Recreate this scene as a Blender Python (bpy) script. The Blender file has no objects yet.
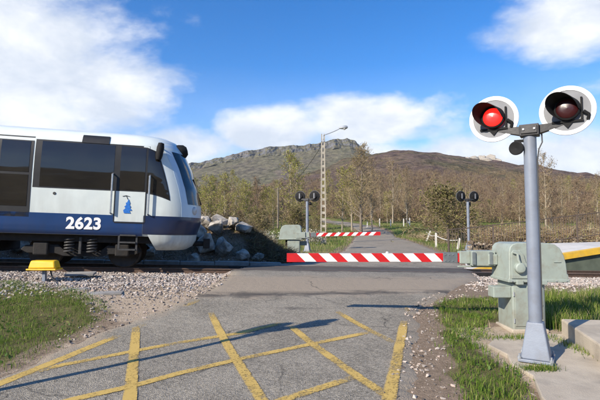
import bpy, bmesh, math, random
import numpy as np
from mathutils import Vector, Matrix, noise as mnoise

random.seed(7); RNG = np.random.default_rng(7)
PI = math.pi; R = math.radians
scene = bpy.context.scene
col = scene.collection

# ------------------------------------------------------------------ camera
cam_d = bpy.data.cameras.new('camera'); cam = bpy.data.objects.new('camera', cam_d); col.objects.link(cam)
cam_d.sensor_width = 36; cam_d.lens = 27.0; cam_d.clip_start = 0.05; cam_d.clip_end = 8000
cam.location = (0, 0, 1.5); cam.rotation_euler = (R(90 + 3.43), 0, 0)
scene.camera = cam

# ------------------------------------------------------------------ sun, sky, exposure
SUN_EL, SUN_AZ = R(31.0), R(226.0)             # azimuth clockwise from +Y: behind the camera, to the left
sun_dir = Vector((math.sin(SUN_AZ) * math.cos(SUN_EL), math.cos(SUN_AZ) * math.cos(SUN_EL), math.sin(SUN_EL)))
sd = bpy.data.lights.new('sun', 'SUN'); sd.energy = 4.9; sd.angle = R(0.53); sd.color = (1.0, 0.90, 0.76)
so = bpy.data.objects.new('sun', sd); col.objects.link(so)
so.rotation_euler = (-sun_dir).to_track_quat('-Z', 'Y').to_euler(); so.location = (-40, -40, 50)

vs = scene.view_settings
vs.view_transform = 'Standard'; vs.look = 'None'; vs.gamma = 1; vs.use_curve_mapping = False; vs.exposure = 0.68

world = bpy.data.worlds.new('World'); scene.world = world; world.use_nodes = True

def build_world():
    nt = world.node_tree; nt.nodes.clear(); N = nt.nodes.new; L = nt.links.new
    out = N('ShaderNodeOutputWorld'); bg = N('ShaderNodeBackground'); bg.inputs['Strength'].default_value = 0.10
    sky = N('ShaderNodeTexSky'); sky.sky_type = 'NISHITA'; sky.sun_disc = False
    sky.sun_elevation = SUN_EL; sky.sun_rotation = SUN_AZ
    sky.altitude = 1000; sky.air_density = 1.0; sky.dust_density = 0.3; sky.ozone_density = 2.5
    hs = N('ShaderNodeHueSaturation'); hs.inputs['Saturation'].default_value = 1.38; hs.inputs['Value'].default_value = 1.34; hs.inputs['Hue'].default_value = 0.507
    L(sky.outputs[0], hs.inputs['Color'])
    tc = N('ShaderNodeTexCoord')
    def vm(op, a, b=None):
        n = N('ShaderNodeVectorMath'); n.operation = op
        L(a, n.inputs[0])
        if b is not None:
            if isinstance(b, tuple): n.inputs[1].default_value = b
            else: L(b, n.inputs[1])
        return n.outputs['Value'] if op in ('LENGTH', 'DOT_PRODUCT') else n.outputs[0]
    def m(op, a, b=None, c=None, clamp=False):
        n = N('ShaderNodeMath'); n.operation = op; n.use_clamp = clamp
        for i, v in enumerate((a, b, c)):
            if v is None: continue
            if isinstance(v, (int, float)): n.inputs[i].default_value = v
            else: L(v, n.inputs[i])
        return n.outputs[0]
    def noise(vec, sc, det=8, rough=0.55, dist=0.0):
        n = N('ShaderNodeTexNoise'); n.inputs['Scale'].default_value = sc; n.inputs['Detail'].default_value = det
        n.inputs['Roughness'].default_value = rough; n.inputs['Distortion'].default_value = dist
        L(vec, n.inputs['Vector']); return n.outputs['Fac']
    d = tc.outputs['Generated']
    flat = vm('MULTIPLY', d, (1, 1, 1.9))
    n1 = noise(flat, 3.2, 9, 0.58, 0.25)
    n2 = noise(vm('ADD', flat, (3.1, 1.7, 5.2)), 9.0, 8, 0.6, 0.1)
    # cloud banks: direction, half-size across, half-size in height, strength
    f = 450.0; p = math.atan(27 / 450.0)
    def dirn(px, py):
        u = (px - 300) / f; v = (200 - py) / f
        return Vector((u, math.cos(p) - v * math.sin(p), math.sin(p) + v * math.cos(p))).normalized()
    banks = [((-20, 80), .50, .32, .74), ((105, 95), .27, .19, .72), ((190, 150), .30, .10, .70), ((260, 135), .22, .09, .74), ((390, 122), .28, .095, .74), ((330, 165), .5, .07, .62), ((430, 168), .9, .12, .72),
             ((568, 22), .21, .11, .66), ((560, 162), .45, .13, .74), ((-260, 120), .5, .3, .6), ((900, 120), .6, .2, .55)]
    acc = None
    for (pp, a, b, s) in banks:
        c = dirn(*pp)
        q = vm('MULTIPLY', vm('SUBTRACT', d, tuple(c)), (1 / a, 1 / a, 1 / b))
        g = m('MULTIPLY', m('SUBTRACT', 1.0, vm('LENGTH', q), clamp=True), s)
        acc = g if acc is None else m('MAXIMUM', acc, g)
    nn = m('ADD', m('MULTIPLY', n1, 0.75), m('MULTIPLY', n2, 0.25))
    dens = m('ADD', m('MULTIPLY', m('SUBTRACT', nn, 0.62), 1.35), m('MULTIPLY', acc, 0.95))
    mr = N('ShaderNodeMapRange'); mr.interpolation_type = 'SMOOTHSTEP'
    mr.inputs['From Min'].default_value = 0.0; mr.inputs['From Max'].default_value = 0.32
    L(dens, mr.inputs['Value'])
    # inner light/grey variation of the cloud
    n3 = noise(vm('ADD', flat, (7.0, 0.3, 2.0)), 6.0, 7, 0.6, 0.2)
    cr = N('ShaderNodeMix'); cr.data_type = 'RGBA'
    cr.inputs['A'].default_value = (4.8, 5.25, 5.95, 1); cr.inputs['B'].default_value = (7.0, 7.1, 7.2, 1)
    mr2 = N('ShaderNodeMapRange'); mr2.inputs['From Min'].default_value = 0.38; mr2.inputs['From Max'].default_value = 0.62
    L(n3, mr2.inputs['Value']); L(mr2.outputs[0], cr.inputs['Factor'])
    # thin veil towards the horizon
    sep = N('ShaderNodeSeparateXYZ'); L(d, sep.inputs[0])
    veil = m('MULTIPLY', m('SUBTRACT', 1.0, m('DIVIDE', sep.outputs['Z'], 0.34), clamp=True), 0.42)
    fac = m('MULTIPLY', mr.outputs[0], 0.95)
    fac = m('MAXIMUM', fac, m('MULTIPLY', veil, m('ADD', m('MULTIPLY', n1, 1.0), 0.35)))
    mix = N('ShaderNodeMix'); mix.data_type = 'RGBA'
    L(fac, mix.inputs['Factor']); L(hs.outputs[0], mix.inputs['A']); L(cr.outputs['Result'], mix.inputs['B'])
    L(mix.outputs['Result'], bg.inputs['Color']); L(bg.outputs[0], out.inputs['Surface'])
build_world()

# ------------------------------------------------------------------ materials
MATS = {}
def mat(name, c1, c2=None, rough=0.7, scale=6.0, bump=0.0, bscale=40.0, metal=0.0, detail=6, lo=0.35, hi=0.65,
        c3=None, scale3=1.0, amt3=0.6, spec=0.5, coat=0.0):
    m = bpy.data.materials.new(name); m.use_nodes = True
    nt = m.node_tree; N = nt.nodes.new; L = nt.links.new
    b = nt.nodes['Principled BSDF']
    b.inputs['Roughness'].default_value = rough; b.inputs['Metallic'].default_value = metal
    b.inputs['Specular IOR Level'].default_value = spec; b.inputs['Coat Weight'].default_value = coat
    tc = N('ShaderNodeTexCoord')
    if c2 is None: c2 = tuple(v * 0.82 for v in c1)
    n = N('ShaderNodeTexNoise'); n.inputs['Scale'].default_value = scale; n.inputs['Detail'].default_value = detail
    L(tc.outputs['Object'], n.inputs['Vector'])
    mr = N('ShaderNodeMapRange'); mr.inputs['From Min'].default_value = lo; mr.inputs['From Max'].default_value = hi
    L(n.outputs['Fac'], mr.inputs['Value'])
    mx = N('ShaderNodeMix'); mx.data_type = 'RGBA'
    mx.inputs['A'].default_value = (*c1, 1); mx.inputs['B'].default_value = (*c2, 1)
    L(mr.outputs[0], mx.inputs['Factor']); res = mx.outputs['Result']
    if c3 is not None:
        n3 = N('ShaderNodeTexNoise'); n3.inputs['Scale'].default_value = scale3; n3.inputs['Detail'].default_value = 8
        n3.inputs['Roughness'].default_value = 0.65
        L(tc.outputs['Object'], n3.inputs['Vector'])
        r3 = N('ShaderNodeMapRange'); r3.inputs['From Min'].default_value = 0.48; r3.inputs['From Max'].default_value = 0.66
        r3.inputs['To Max'].default_value = amt3; L(n3.outputs['Fac'], r3.inputs['Value'])
        m3 = N('ShaderNodeMix'); m3.data_type = 'RGBA'; m3.inputs['B'].default_value = (*c3, 1)
        L(res, m3.inputs['A']); L(r3.outputs[0], m3.inputs['Factor']); res = m3.outputs['Result']
    L(res, b.inputs['Base Color'])
    if bump > 0:
        nb = N('ShaderNodeTexNoise'); nb.inputs['Scale'].default_value = bscale; nb.inputs['Detail'].default_value = 5
        L(tc.outputs['Object'], nb.inputs['Vector'])
        bp = N('ShaderNodeBump'); bp.inputs['Strength'].default_value = bump; bp.inputs['Distance'].default_value = 0.02
        L(nb.outputs['Fac'], bp.inputs['Height']); L(bp.outputs[0], b.inputs['Normal'])
    MATS[name] = m
    return m

def attr_mat(name, stops, rough=0.9, transl=0.0, attr='val', spec=0.2, noise_amt=0.0, nscale=2.0):
    """colour by a per-element random attribute (each stone, blade or twig has its own tone)"""
    m = bpy.data.materials.new(name); m.use_nodes = True
    nt = m.node_tree; N = nt.nodes.new; L = nt.links.new
    b = nt.nodes['Principled BSDF']; b.inputs['Roughness'].default_value = rough
    b.inputs['Specular IOR Level'].default_value = spec
    a = N('ShaderNodeAttribute'); a.attribute_name = attr
    cr = N('ShaderNodeValToRGB'); e = cr.color_ramp.elements
    while len(e) > 1: e.remove(e[-1])
    e[0].position = stops[0][0]; e[0].color = (*stops[0][1], 1)
    for pos, c in stops[1:]:
        k = e.new(pos); k.color = (*c, 1)
    src = a.outputs['Fac']
    if noise_amt:
        tc = N('ShaderNodeTexCoord'); n = N('ShaderNodeTexNoise'); n.inputs['Scale'].default_value = nscale
        L(tc.outputs['Object'], n.inputs['Vector'])
        ma = N('ShaderNodeMath'); ma.operation = 'MULTIPLY_ADD'; ma.inputs[1].default_value = noise_amt
        sb = N('ShaderNodeMath'); sb.operation = 'SUBTRACT'; sb.inputs[1].default_value = noise_amt * 0.5
        L(n.outputs['Fac'], ma.inputs[0]); L(src, ma.inputs[2]); L(ma.outputs[0], sb.inputs[0]); src = sb.outputs[0]
    L(src, cr.inputs['Fac']); L(cr.outputs['Color'], b.inputs['Base Color'])
    if transl > 0:
        out = nt.nodes['Material Output']; t = N('ShaderNodeBsdfTranslucent'); mx = N('ShaderNodeMixShader')
        mx.inputs['Fac'].default_value = transl
        L(cr.outputs['Color'], t.inputs['Color']); L(b.outputs[0], mx.inputs[1]); L(t.outputs[0], mx.inputs[2])
        L(mx.outputs[0], out.inputs['Surface'])
    MATS[name] = m
    return m

mat('body_white', (.66, .72, .69), (.60, .66, .64), rough=.32, scale=2.5, c3=(.45, .46, .43), scale3=1.6, amt3=.16, coat=.3)
mat('body_pale_blue', (.52, .62, .70), (.48, .58, .66), rough=.3, scale=2, coat=.3)
mat('body_blue', (.006, .042, .15), (.005, .036, .125), rough=.33, scale=3, coat=.3)
mat('body_navy', (.008, .022, .075), (.007, .02, .065), rough=.33, scale=3, coat=.3)
mat('train_glass', (.014, .0125, .011), (.022, .019, .015), rough=.05, scale=1.2, spec=.7)
def glass_waves():
    m = MATS['train_glass']; nt = m.node_tree; N = nt.nodes.new; L = nt.links.new
    tc = N('ShaderNodeTexCoord'); mp = N('ShaderNodeMapping'); mp.inputs['Scale'].default_value = (.35, 1, 2.2); n = N('ShaderNodeTexNoise'); n.inputs['Scale'].default_value = 1.1; n.inputs['Detail'].default_value = 2.5
    bp = N('ShaderNodeBump'); bp.inputs['Strength'].default_value = .2; bp.inputs['Distance'].default_value = .05
    L(tc.outputs['Object'], mp.inputs['Vector']); L(mp.outputs[0], n.inputs['Vector']); L(n.outputs['Fac'], bp.inputs['Height']); L(bp.outputs[0], nt.nodes['Principled BSDF'].inputs['Normal'])
glass_waves()
mat('frame_black', (.009, .009, .010), (.014, .014, .014), rough=.5, scale=8)
mat('under_black', (.010, .0095, .009), (.018, .015, .013), rough=.8, scale=9, bump=.3)
mat('wheel_steel', (.03, .026, .023), (.05, .042, .037), rough=.6, metal=.4, scale=10)
mat('spring_grey', (.05, .05, .05), (.03, .03, .03), rough=.6, scale=12)
mat('bright_steel', (.55, .56, .57), (.45, .46, .47), rough=.35, metal=.8, scale=14)
mat('white_paint', (.80, .80, .79), (.72, .72, .70), rough=.5, scale=9)
mat('sticker_blue', (.02, .12, .45), (.03, .18, .55), rough=.4, scale=30)
mat('rail_rust', (.11, .065, .042), (.07, .045, .033), rough=.8, scale=14, bump=.3)
mat('rail_top', (.32, .30, .29), (.24, .21, .19), rough=.3, metal=.9, scale=10)
mat('sleeper_concrete', (.30, .29, .27), (.22, .21, .19), rough=.9, scale=8, bump=.3)
mat('pole_grey', (.205, .235, .285), (.175, .20, .25), rough=.45, scale=5, c3=(.17, .175, .18), scale3=5, amt3=.45, bump=.06, bscale=60)
mat('bracket_black', (.028, .028, .03), (.045, .043, .042), rough=.55, scale=16, bump=.1)
mat('signal_black', (.008, .008, .009), (.014, .014, .014), rough=.75, spec=.25, scale=16)
mat('disc_grey', (.20, .205, .215), (.17, .175, .185), rough=.6, scale=9)
mat('disc_white', (.82, .82, .81), (.75, .75, .74), rough=.5, scale=12)
mat('cabinet_green', (.29, .335, .295), (.26, .30, .265), rough=.55, scale=4, c3=(.19, .165, .12), scale3=7, amt3=.42, bump=.09, bscale=35)
mat('clamp_grey', (.16, .185, .19), (.12, .14, .145), rough=.5, metal=.2, scale=12)
mat('stripe_red', (.55, .012, .016), (.45, .012, .014), rough=.4, scale=9, c3=(.30, .02, .02), scale3=8, amt3=.25)
mat('stripe_white', (.78, .77, .76), (.70, .69, .67), rough=.42, scale=9, c3=(.5, .46, .42), scale3=7, amt3=.25)
mat('concrete_pale', (.46, .40, .31), (.38, .325, .25), rough=.92, scale=3, bump=.4, bscale=70, c3=(.24, .21, .17), scale3=2.2, amt3=.6)
mat('concrete_grey', (.30, .29, .27), (.22, .21, .20), rough=.92, scale=4, bump=.4, bscale=50, c3=(.13, .12, .10), scale3=3, amt3=.6)
mat('concrete_post', (.42, .38, .31), (.34, .31, .25), rough=.9, scale=5, bump=.3, c3=(.22, .20, .17), scale3=3, amt3=.4)
mat('lamp_grey', (.40, .42, .44), (.33, .35, .37), rough=.45, metal=.4, scale=8)
mat('lamp_glass', (.5, .5, .48), (.45, .45, .44), rough=.2, scale=8)
mat('marker_yellow', (.78, .47, .01), (.70, .41, .01), rough=.42, scale=8, c3=(.45, .30, .04), scale3=6, amt3=.3)
mat('platform_yellow', (.72, .43, .03), (.62, .37, .03), rough=.6, scale=5, c3=(.40, .30, .12), scale3=3, amt3=.4)
mat('platform_top', (.55, .53, .49), (.47, .45, .41), rough=.9, scale=3, bump=.2)
mat('platform_side', (.10, .12, .085), (.07, .085, .06), rough=.9, scale=3, bump=.3)
mat('railing_iron', (.075, .058, .045), (.11, .078, .055), rough=.65, scale=16)
mat('post_white', (.62, .60, .55), (.48, .46, .41), rough=.8, scale=14)
mat('post_wood', (.22, .19, .155), (.16, .135, .11), rough=.9, scale=14, bump=.4)
mat('wire', (.05, .05, .05), (.07, .07, .07), rough=.6)
mat('rock_lime', (.46, .42, .36), (.25, .225, .19), rough=.95, scale=3, bump=1.0, bscale=9, c3=(.11, .095, .075), scale3=3.5, amt3=.85, spec=.2)
mat('rock_brown', (.30, .25, .19), (.19, .16, .12), rough=.92, scale=5, bump=.8, bscale=22, c3=(.40, .38, .34), scale3=4, amt3=.5)
mat('bark_grey', (.20, .165, .125), (.13, .105, .08), rough=.95, scale=6, bump=.3)
mat('bark_pale', (.36, .30, .22), (.25, .21, .155), rough=.95, scale=6, bump=.3)
attr_mat('stones', [(0, (.09, .075, .065)), (.25, (.22, .19, .165)), (.5, (.36, .32, .285)), (.72, (.42, .335, .275)), (.88, (.50, .46, .42)), (1, (.62, .59, .54))])
attr_mat('wall_stones', [(0, (.12, .09, .06)), (.4, (.22, .17, .12)), (.75, (.31, .26, .20)), (1, (.46, .42, .36))])
attr_mat('hedge_twigs', [(0, (.13, .085, .05)), (.4, (.24, .165, .10)), (.75, (.34, .26, .16)), (.92, (.25, .25, .07)), (1, (.50, .44, .34))])
attr_mat('grass_blades', [(0, (.045, .085, .012)), (.3, (.09, .16, .02)), (.6, (.16, .24, .035)), (.82, (.24, .28, .06)), (.92, (.36, .32, .13)), (1, (.48, .40, .22))], rough=.6, transl=.35)
attr_mat('dry_blades', [(0, (.10, .11, .03)), (.4, (.20, .20, .06)), (.75, (.33, .28, .13)), (1, (.46, .40, .24))], rough=.7, transl=.3)
attr_mat('twig_brown', [(0, (.10, .065, .045)), (.5, (.19, .125, .085)), (1, (.29, .215, .145))])
attr_mat('twig_wood', [(0, (.10, .068, .048)), (.5, (.19, .13, .085)), (.85, (.27, .21, .12)), (1, (.30, .27, .10))])
attr_mat('twig_tan', [(0, (.15, .115, .065)), (.5, (.25, .19, .115)), (1, (.36, .29, .18))])
attr_mat('buds_green', [(0, (.19, .21, .035)), (.5, (.32, .32, .065)), (1, (.46, .42, .13))], rough=.7, transl=.35)
attr_mat('buds_brown', [(0, (.15, .10, .06)), (.5, (.24, .165, .10)), (1, (.33, .25, .14))], rough=.8, transl=.2)
attr_mat('buds_gold', [(0, (.20, .15, .065)), (.5, (.31, .24, .11)), (1, (.42, .35, .17))], rough=.8, transl=.3)
attr_mat('leaf_olive', [(0, (.09, .085, .028)), (.5, (.16, .145, .05)), (1, (.25, .22, .085))], rough=.7, transl=.3)
attr_mat('leaf_green', [(0, (.04, .09, .015)), (.5, (.08, .16, .025)), (.9, (.14, .22, .05)), (1, (.30, .30, .10))], rough=.55, transl=.3)
attr_mat('blossom', [(0, (.40, .37, .28)), (.5, (.55, .52, .42)), (1, (.70, .67, .58))], rough=.8, transl=.3)
attr_mat('bramble', [(0, (.07, .052, .036)), (.5, (.13, .098, .062)), (.85, (.17, .15, .06)), (1, (.28, .22, .13))])

def glow(name, c, base, strength):
    m = bpy.data.materials.new(name); m.use_nodes = True; b = m.node_tree.nodes['Principled BSDF']
    b.inputs['Base Color'].default_value = (*base, 1); b.inputs['Emission Color'].default_value = (*c, 1)
    b.inputs['Emission Strength'].default_value = strength; b.inputs['Roughness'].default_value = .32
    nt = m.node_tree; tc = nt.nodes.new('ShaderNodeTexCoord'); v = nt.nodes.new('ShaderNodeTexVoronoi'); v.inputs['Scale'].default_value = 55
    bp = nt.nodes.new('ShaderNodeBump'); bp.inputs['Strength'].default_value = .25
    nt.links.new(tc.outputs['Object'], v.inputs['Vector']); nt.links.new(v.outputs['Distance'], bp.inputs['Height']); nt.links.new(bp.outputs[0], b.inputs['Normal'])
    MATS[name] = m; return m
glow('lens_lit', (1.0, .012, .008), (.5, .01, .01), 1.6)
glow('lens_dark', (0, 0, 0), (.035, .005, .006), 0)

# ------------------------------------------------------------------ mesh helpers
class MB:
    def __init__(s): s.v = []; s.f = []; s.mi = []
    def add(s, vs_, fs, mi=0):
        o = len(s.v); s.v += [tuple(v) for v in vs_]; s.f += [tuple(i + o for i in f) for f in fs]; s.mi += [mi] * len(fs); return s
    def box(s, a, b, mi=0, M=None):
        (x0, y0, z0), (x1, y1, z1) = a, b
        vv = [Vector(p) for p in ((x0, y0, z0), (x1, y0, z0), (x1, y1, z0), (x0, y1, z0), (x0, y0, z1), (x1, y0, z1), (x1, y1, z1), (x0, y1, z1))]
        if M is not None: vv = [M @ v for v in vv]
        return s.add(vv, [(0, 3, 2, 1), (4, 5, 6, 7), (0, 1, 5, 4), (1, 2, 6, 5), (2, 3, 7, 6), (3, 0, 4, 7)], mi)
    def tube(s, pts, rad, n=10, mi=0, cap=True):
        pts = [Vector(p) for p in pts]
        if not isinstance(rad, (list, tuple)): rad = [rad] * len(pts)
        rings = []; ref = None
        for i, p in enumerate(pts):
            t = (pts[min(i + 1, len(pts) - 1)] - pts[max(i - 1, 0)]).normalized()
            if ref is None: ref = t.orthogonal().normalized()
            ref = (ref - t * ref.dot(t)).normalized(); w = t.cross(ref)
            rings.append([p + (ref * math.cos(2 * PI * k / n) + w * math.sin(2 * PI * k / n)) * rad[i] for k in range(n)])
        vv = [v for r in rings for v in r]; ff = []
        for i in range(len(pts) - 1):
            for k in range(n):
                ff.append((i * n + k, i * n + (k + 1) % n, (i + 1) * n + (k + 1) % n, (i + 1) * n + k))
        if cap:
            ff.append(tuple(range(n - 1, -1, -1))); ff.append(tuple((len(pts) - 1) * n + k for k in range(n)))
        return s.add(vv, ff, mi)
    def lathe(s, prof, origin, axis, n=32, mi=0, a0=0, a1=2 * PI, up=None):
        """prof: (radius, distance along axis)"""
        ax = Vector(axis).normalized(); u = Vector(up) if up else ax.orthogonal()
        u = (u - ax * u.dot(ax)).normalized(); w = ax.cross(u); o = Vector(origin)
        full = abs(a1 - a0) > 6.28; m = n if full else n + 1
        vv = []
        for (r, h) in prof:
            for k in range(m):
                a = a0 + (a1 - a0) * k / n
                vv.append(o + ax * h + (u * math.cos(a) + w * math.sin(a)) * r)
        ff = []
        for i in range(len(prof) - 1):
            for k in range(n):
                k2 = (k + 1) % m if full else k + 1
                ff.append((i * m + k, i * m + k2, (i + 1) * m + k2, (i + 1) * m + k))
        return s.add(vv, ff, mi)
    def prism(s, prof, y0, y1, mi=0, M=None):
        """profile in local x,z extruded along y"""
        n = len(prof); vv = [Vector((x, y0, z)) for x, z in prof] + [Vector((x, y1, z)) for x, z in prof]
        if M is not None: vv = [M @ v for v in vv]
        ff = [tuple(range(n)), tuple(range(2 * n - 1, n - 1, -1))] + [(i, i + n, (i + 1) % n + n, (i + 1) % n) for i in range(n)]
        return s.add(vv, ff, mi)
    def build(s, name, mats, parent=None, smooth=False, bevel=0.0, angle=35):
        me = bpy.data.meshes.new(name); me.from_pydata(s.v, [], s.f)
        if not isinstance(mats, (list, tuple)): mats = [mats]
        for m in mats: me.materials.append(MATS[m])
        if len(mats) > 1: me.polygons.foreach_set('material_index', s.mi)
        bm = bmesh.new(); bm.from_mesh(me); bmesh.ops.recalc_face_normals(bm, faces=bm.faces); bm.to_mesh(me); bm.free()
        o = bpy.data.objects.new(name, me); col.objects.link(o); o.parent = parent
        if smooth: me.shade_smooth(); 
        if smooth: me.set_sharp_from_angle(angle=R(angle))
        if bevel > 0:
            b = o.modifiers.new('bevel', 'BEVEL'); b.width = bevel; b.segments = 2; b.limit_method = 'ANGLE'; b.angle_limit = R(40)
        return o

def np_mesh(name, V, F, mats, parent=None, val=None, mi=None, smooth=False):
    """fast mesh from numpy arrays; F is (m,3) or (m,4); val is per-vertex random attribute"""
    me = bpy.data.meshes.new(name); V = np.asarray(V, np.float32); F = np.asarray(F, np.int32); k = F.shape[1]
    me.vertices.add(len(V)); me.vertices.foreach_set('co', V.ravel())
    me.loops.add(F.size); me.loops.foreach_set('vertex_index', F.ravel())
    me.polygons.add(len(F)); me.polygons.foreach_set('loop_start', np.arange(0, F.size, k, dtype=np.int32))
    if mi is not None: me.polygons.foreach_set('material_index', np.asarray(mi, np.int32))
    me.polygons.foreach_set('use_smooth', np.full(len(F), smooth))
    if val is not None:
        a = me.attributes.new('val', 'FLOAT', 'POINT'); a.data.foreach_set('value', np.asarray(val, np.float32))
    for m in (mats if isinstance(mats, (list, tuple)) else [mats]): me.materials.append(MATS[m])
    me.update(calc_edges=True); me.validate()
    o = bpy.data.objects.new(name, me); col.objects.link(o); o.parent = parent
    return o

def tag(o, label=None, cat=None, group=None, kind=None):
    if label: o['label'] = label
    if cat: o['category'] = cat
    if group: o['group'] = group
    if kind: o['kind'] = kind
    return o
def empty(name, loc=(0, 0, 0), rot=(0, 0, 0)):
    o = bpy.data.objects.new(name, None); col.objects.link(o); o.location = loc; o.rotation_euler = rot
    o.empty_display_size = .2; return o
def kids(o): return [c for c in bpy.data.objects if c.parent == o]
def copy_tree(o, parent=None):
    c = o.copy(); col.objects.link(c); c.parent = parent
    for ch in list(o.children): copy_tree(ch, c)
    return c

# ------------------------------------------------------------------ terrain functions
TD = np.array([.9778, .2095]); TN = np.array([-.2095, .9778]); TC = np.array([-3.105, 12.189])
YAW = math.atan2(.2095, .9778); GRADE = .0325; RAIL0 = .43
def sn(x, y):
    dx = x - TC[0]; dy = y - TC[1]
    return dx * TD[0] + dy * TD[1], dx * TN[0] + dy * TN[1]
def from_sn(s, n): return TC[0] + s * TD[0] + n * TN[0], TC[1] + s * TD[1] + n * TN[1]
def rail(s): return RAIL0 - GRADE * np.clip(s, -22, 22)
def sm(t): t = np.clip(t, 0, 1); return t * t * (3 - 2 * t)
def wob(x, y, f, seed=0.0):
    return (np.sin(x * f + seed) * np.cos(y * f * 1.13 + seed * 2.1) + .5 * np.sin(x * f * 2.3 + y * f * 1.7 + seed * 3.3)
            + .3 * np.sin(x * f * 4.1 - y * f * 3.7 + seed)) / 1.8
FY = [0, 12, 20, 31, 45, 60, 80, 110, 150, 9000]; FZ = [.3, .3, .3, .4, .52, 1.35, 2.6, 5.5, 7.0, 7.0]
def far_z(x, y): return np.interp(y, FY, FZ)
def road_z(x, y):
    x = np.asarray(x, float); y = np.asarray(y, float)
    s, n = sn(x, y); r = rail(s)
    a = sm((n + 7.2) / 6.3) * r
    b = r + (far_z(x, y) - r) * sm((n - 1.0) / 5.5)
    return np.where(n < 0, a, b)
ROAD = [((-4.9, -4), (-1.4, -4)), ((-3.9, 0), (-.2, 0)), ((-3.05, 4.2), (.87, 4.0)), ((-2.85, 5.3), (1.1, 4.83)), ((-2.7, 6.4), (1.47, 6.0)),
        ((-2.1, 7.7), (1.84, 7.6)), ((-1.75, 9.3), (2.6, 8.9)), ((-1.64, 10.6), (3.6, 10.4)), ((-1.67, 11.8), (4.5, 11.8)),
        ((-1.4, 13.3), (5.1, 13.6)), ((-.3, 14.8), (5.5, 15.5)), ((.75, 17.5), (6.0, 18)), ((2.2, 22), (6.6, 22)), ((3.6, 31), (7.9, 31)),
        ((5.2, 42), (9, 42)), ((7, 52), (10.3, 52)), ((7.3, 62), (10.4, 63)), ((4.5, 74), (7.5, 77)), ((-3, 84), (-1, 88))]
RYL = [a[1] for a, b in ROAD]; RXL = [a[0] for a, b in ROAD]; RYR = [b[1] for a, b in ROAD]; RXR = [b[0] for a, b in ROAD]
def road_edges(y): return np.interp(y, RYL, RXL), np.interp(y, RYR, RXR)
def road_dist(x, y):
    """>0 outside the road (metres from the edge), <0 inside"""
    l, r = road_edges(y); return np.maximum(l - x, x - r)
def ground_z(x, y):
    x = np.asarray(x, float); y = np.asarray(y, float)
    s, n = sn(x, y); z = road_z(x, y)
    rd = road_dist(x, y); out = sm((rd - .0) / .5)
    z = z - .022 - .06 * sm((-rd + .02) / .3) * (y < 30)
    z = z - .20 * sm((2.9 - np.abs(n)) / 1.2) * out
    z = z + out * .025 * wob(x, y, 2.2, 1.0) * sm((4 - np.abs(y - 6)) / 2 + 1)
    # earth bank behind the train, on the far side of the track
    bank = sm((n - 1.7) / 2.0) * (1 - sm((n - 5.5) / 9.0) * .75) * (1 - sm((s - 1.6) / 2.0))
    z = z + bank * (1.05 + .18 * wob(x, y, .9, 4.0))
    z = z + sm((y - 20) / 25) * out * .35 * wob(x, y, .16, 2.0)
    return z
def gz(x, y): return float(ground_z(x, y))

# ------------------------------------------------------------------ ground materials with zones
def ground_mat():
    m = bpy.data.materials.new('ground_soil'); m.use_nodes = True; nt = m.node_tree; N = nt.nodes.new; L = nt.links.new
    b = nt.nodes['Principled BSDF']; b.inputs['Roughness'].default_value = .95; b.inputs['Specular IOR Level'].default_value = .15
    tc = N('ShaderNodeTexCoord')
    def noise(sc, det=8):
        n = N('ShaderNodeTexNoise'); n.inputs['Scale'].default_value = sc; n.inputs['Detail'].default_value = det
        n.inputs['Roughness'].default_value = .62; L(tc.outputs['Object'], n.inputs['Vector']); return n.outputs['Fac']
    def mix(f, a, b_):
        x = N('ShaderNodeMix'); x.data_type = 'RGBA'; L(f, x.inputs['Factor'])
        for k, v in (('A', a), ('B', b_)):
            if isinstance(v, tuple): x.inputs[k].default_value = (*v, 1)
            else: L(v, x.inputs[k])
        return x.outputs['Result']
    def rng(v, lo, hi):
        r = N('ShaderNodeMapRange'); r.inputs['From Min'].default_value = lo; r.inputs['From Max'].default_value = hi; L(v, r.inputs['Value']); return r.outputs[0]
    def att(nm):
        a = N('ShaderNodeAttribute'); a.attribute_name = nm; return a.outputs['Fac']
    def brk(a, nz, lo=.4, hi=.62):      # ragged edge to a painted zone
        s = N('ShaderNodeMath'); s.operation = 'ADD'; L(a, s.inputs[0]); L(nz, s.inputs[1])
        q = N('ShaderNodeMath'); q.operation = 'SUBTRACT'; L(s.outputs[0], q.inputs[0]); q.inputs[1].default_value = .5
        return rng(q.outputs[0], lo, hi)
    nA, nB, nC = noise(3.0), noise(18), noise(.35)
    soil = mix(rng(nB, .35, .65), (.17, .125, .085), (.27, .205, .145))
    sand = mix(rng(nB, .35, .7), (.34, .265, .185), (.46, .375, .28))
    grass = mix(rng(nA, .35, .65), (.085, .08, .03), (.15, .125, .06))
    meadow = mix(rng(nC, .4, .62), (.10, .155, .03), (.20, .17, .075))
    c = mix(brk(att('meadow'), nA), soil, meadow)
    c = mix(brk(att('grass'), nA), c, grass)
    c = mix(brk(att('sand'), nA), c, sand)
    L(c, b.inputs['Base Color'])
    nb = noise(45, 4); bp = N('ShaderNodeBump'); bp.inputs['Strength'].default_value = .7; bp.inputs['Distance'].default_value = .03
    L(nb, bp.inputs['Height']); L(bp.outputs[0], b.inputs['Normal'])
    MATS['ground_soil'] = m
ground_mat()

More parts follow.
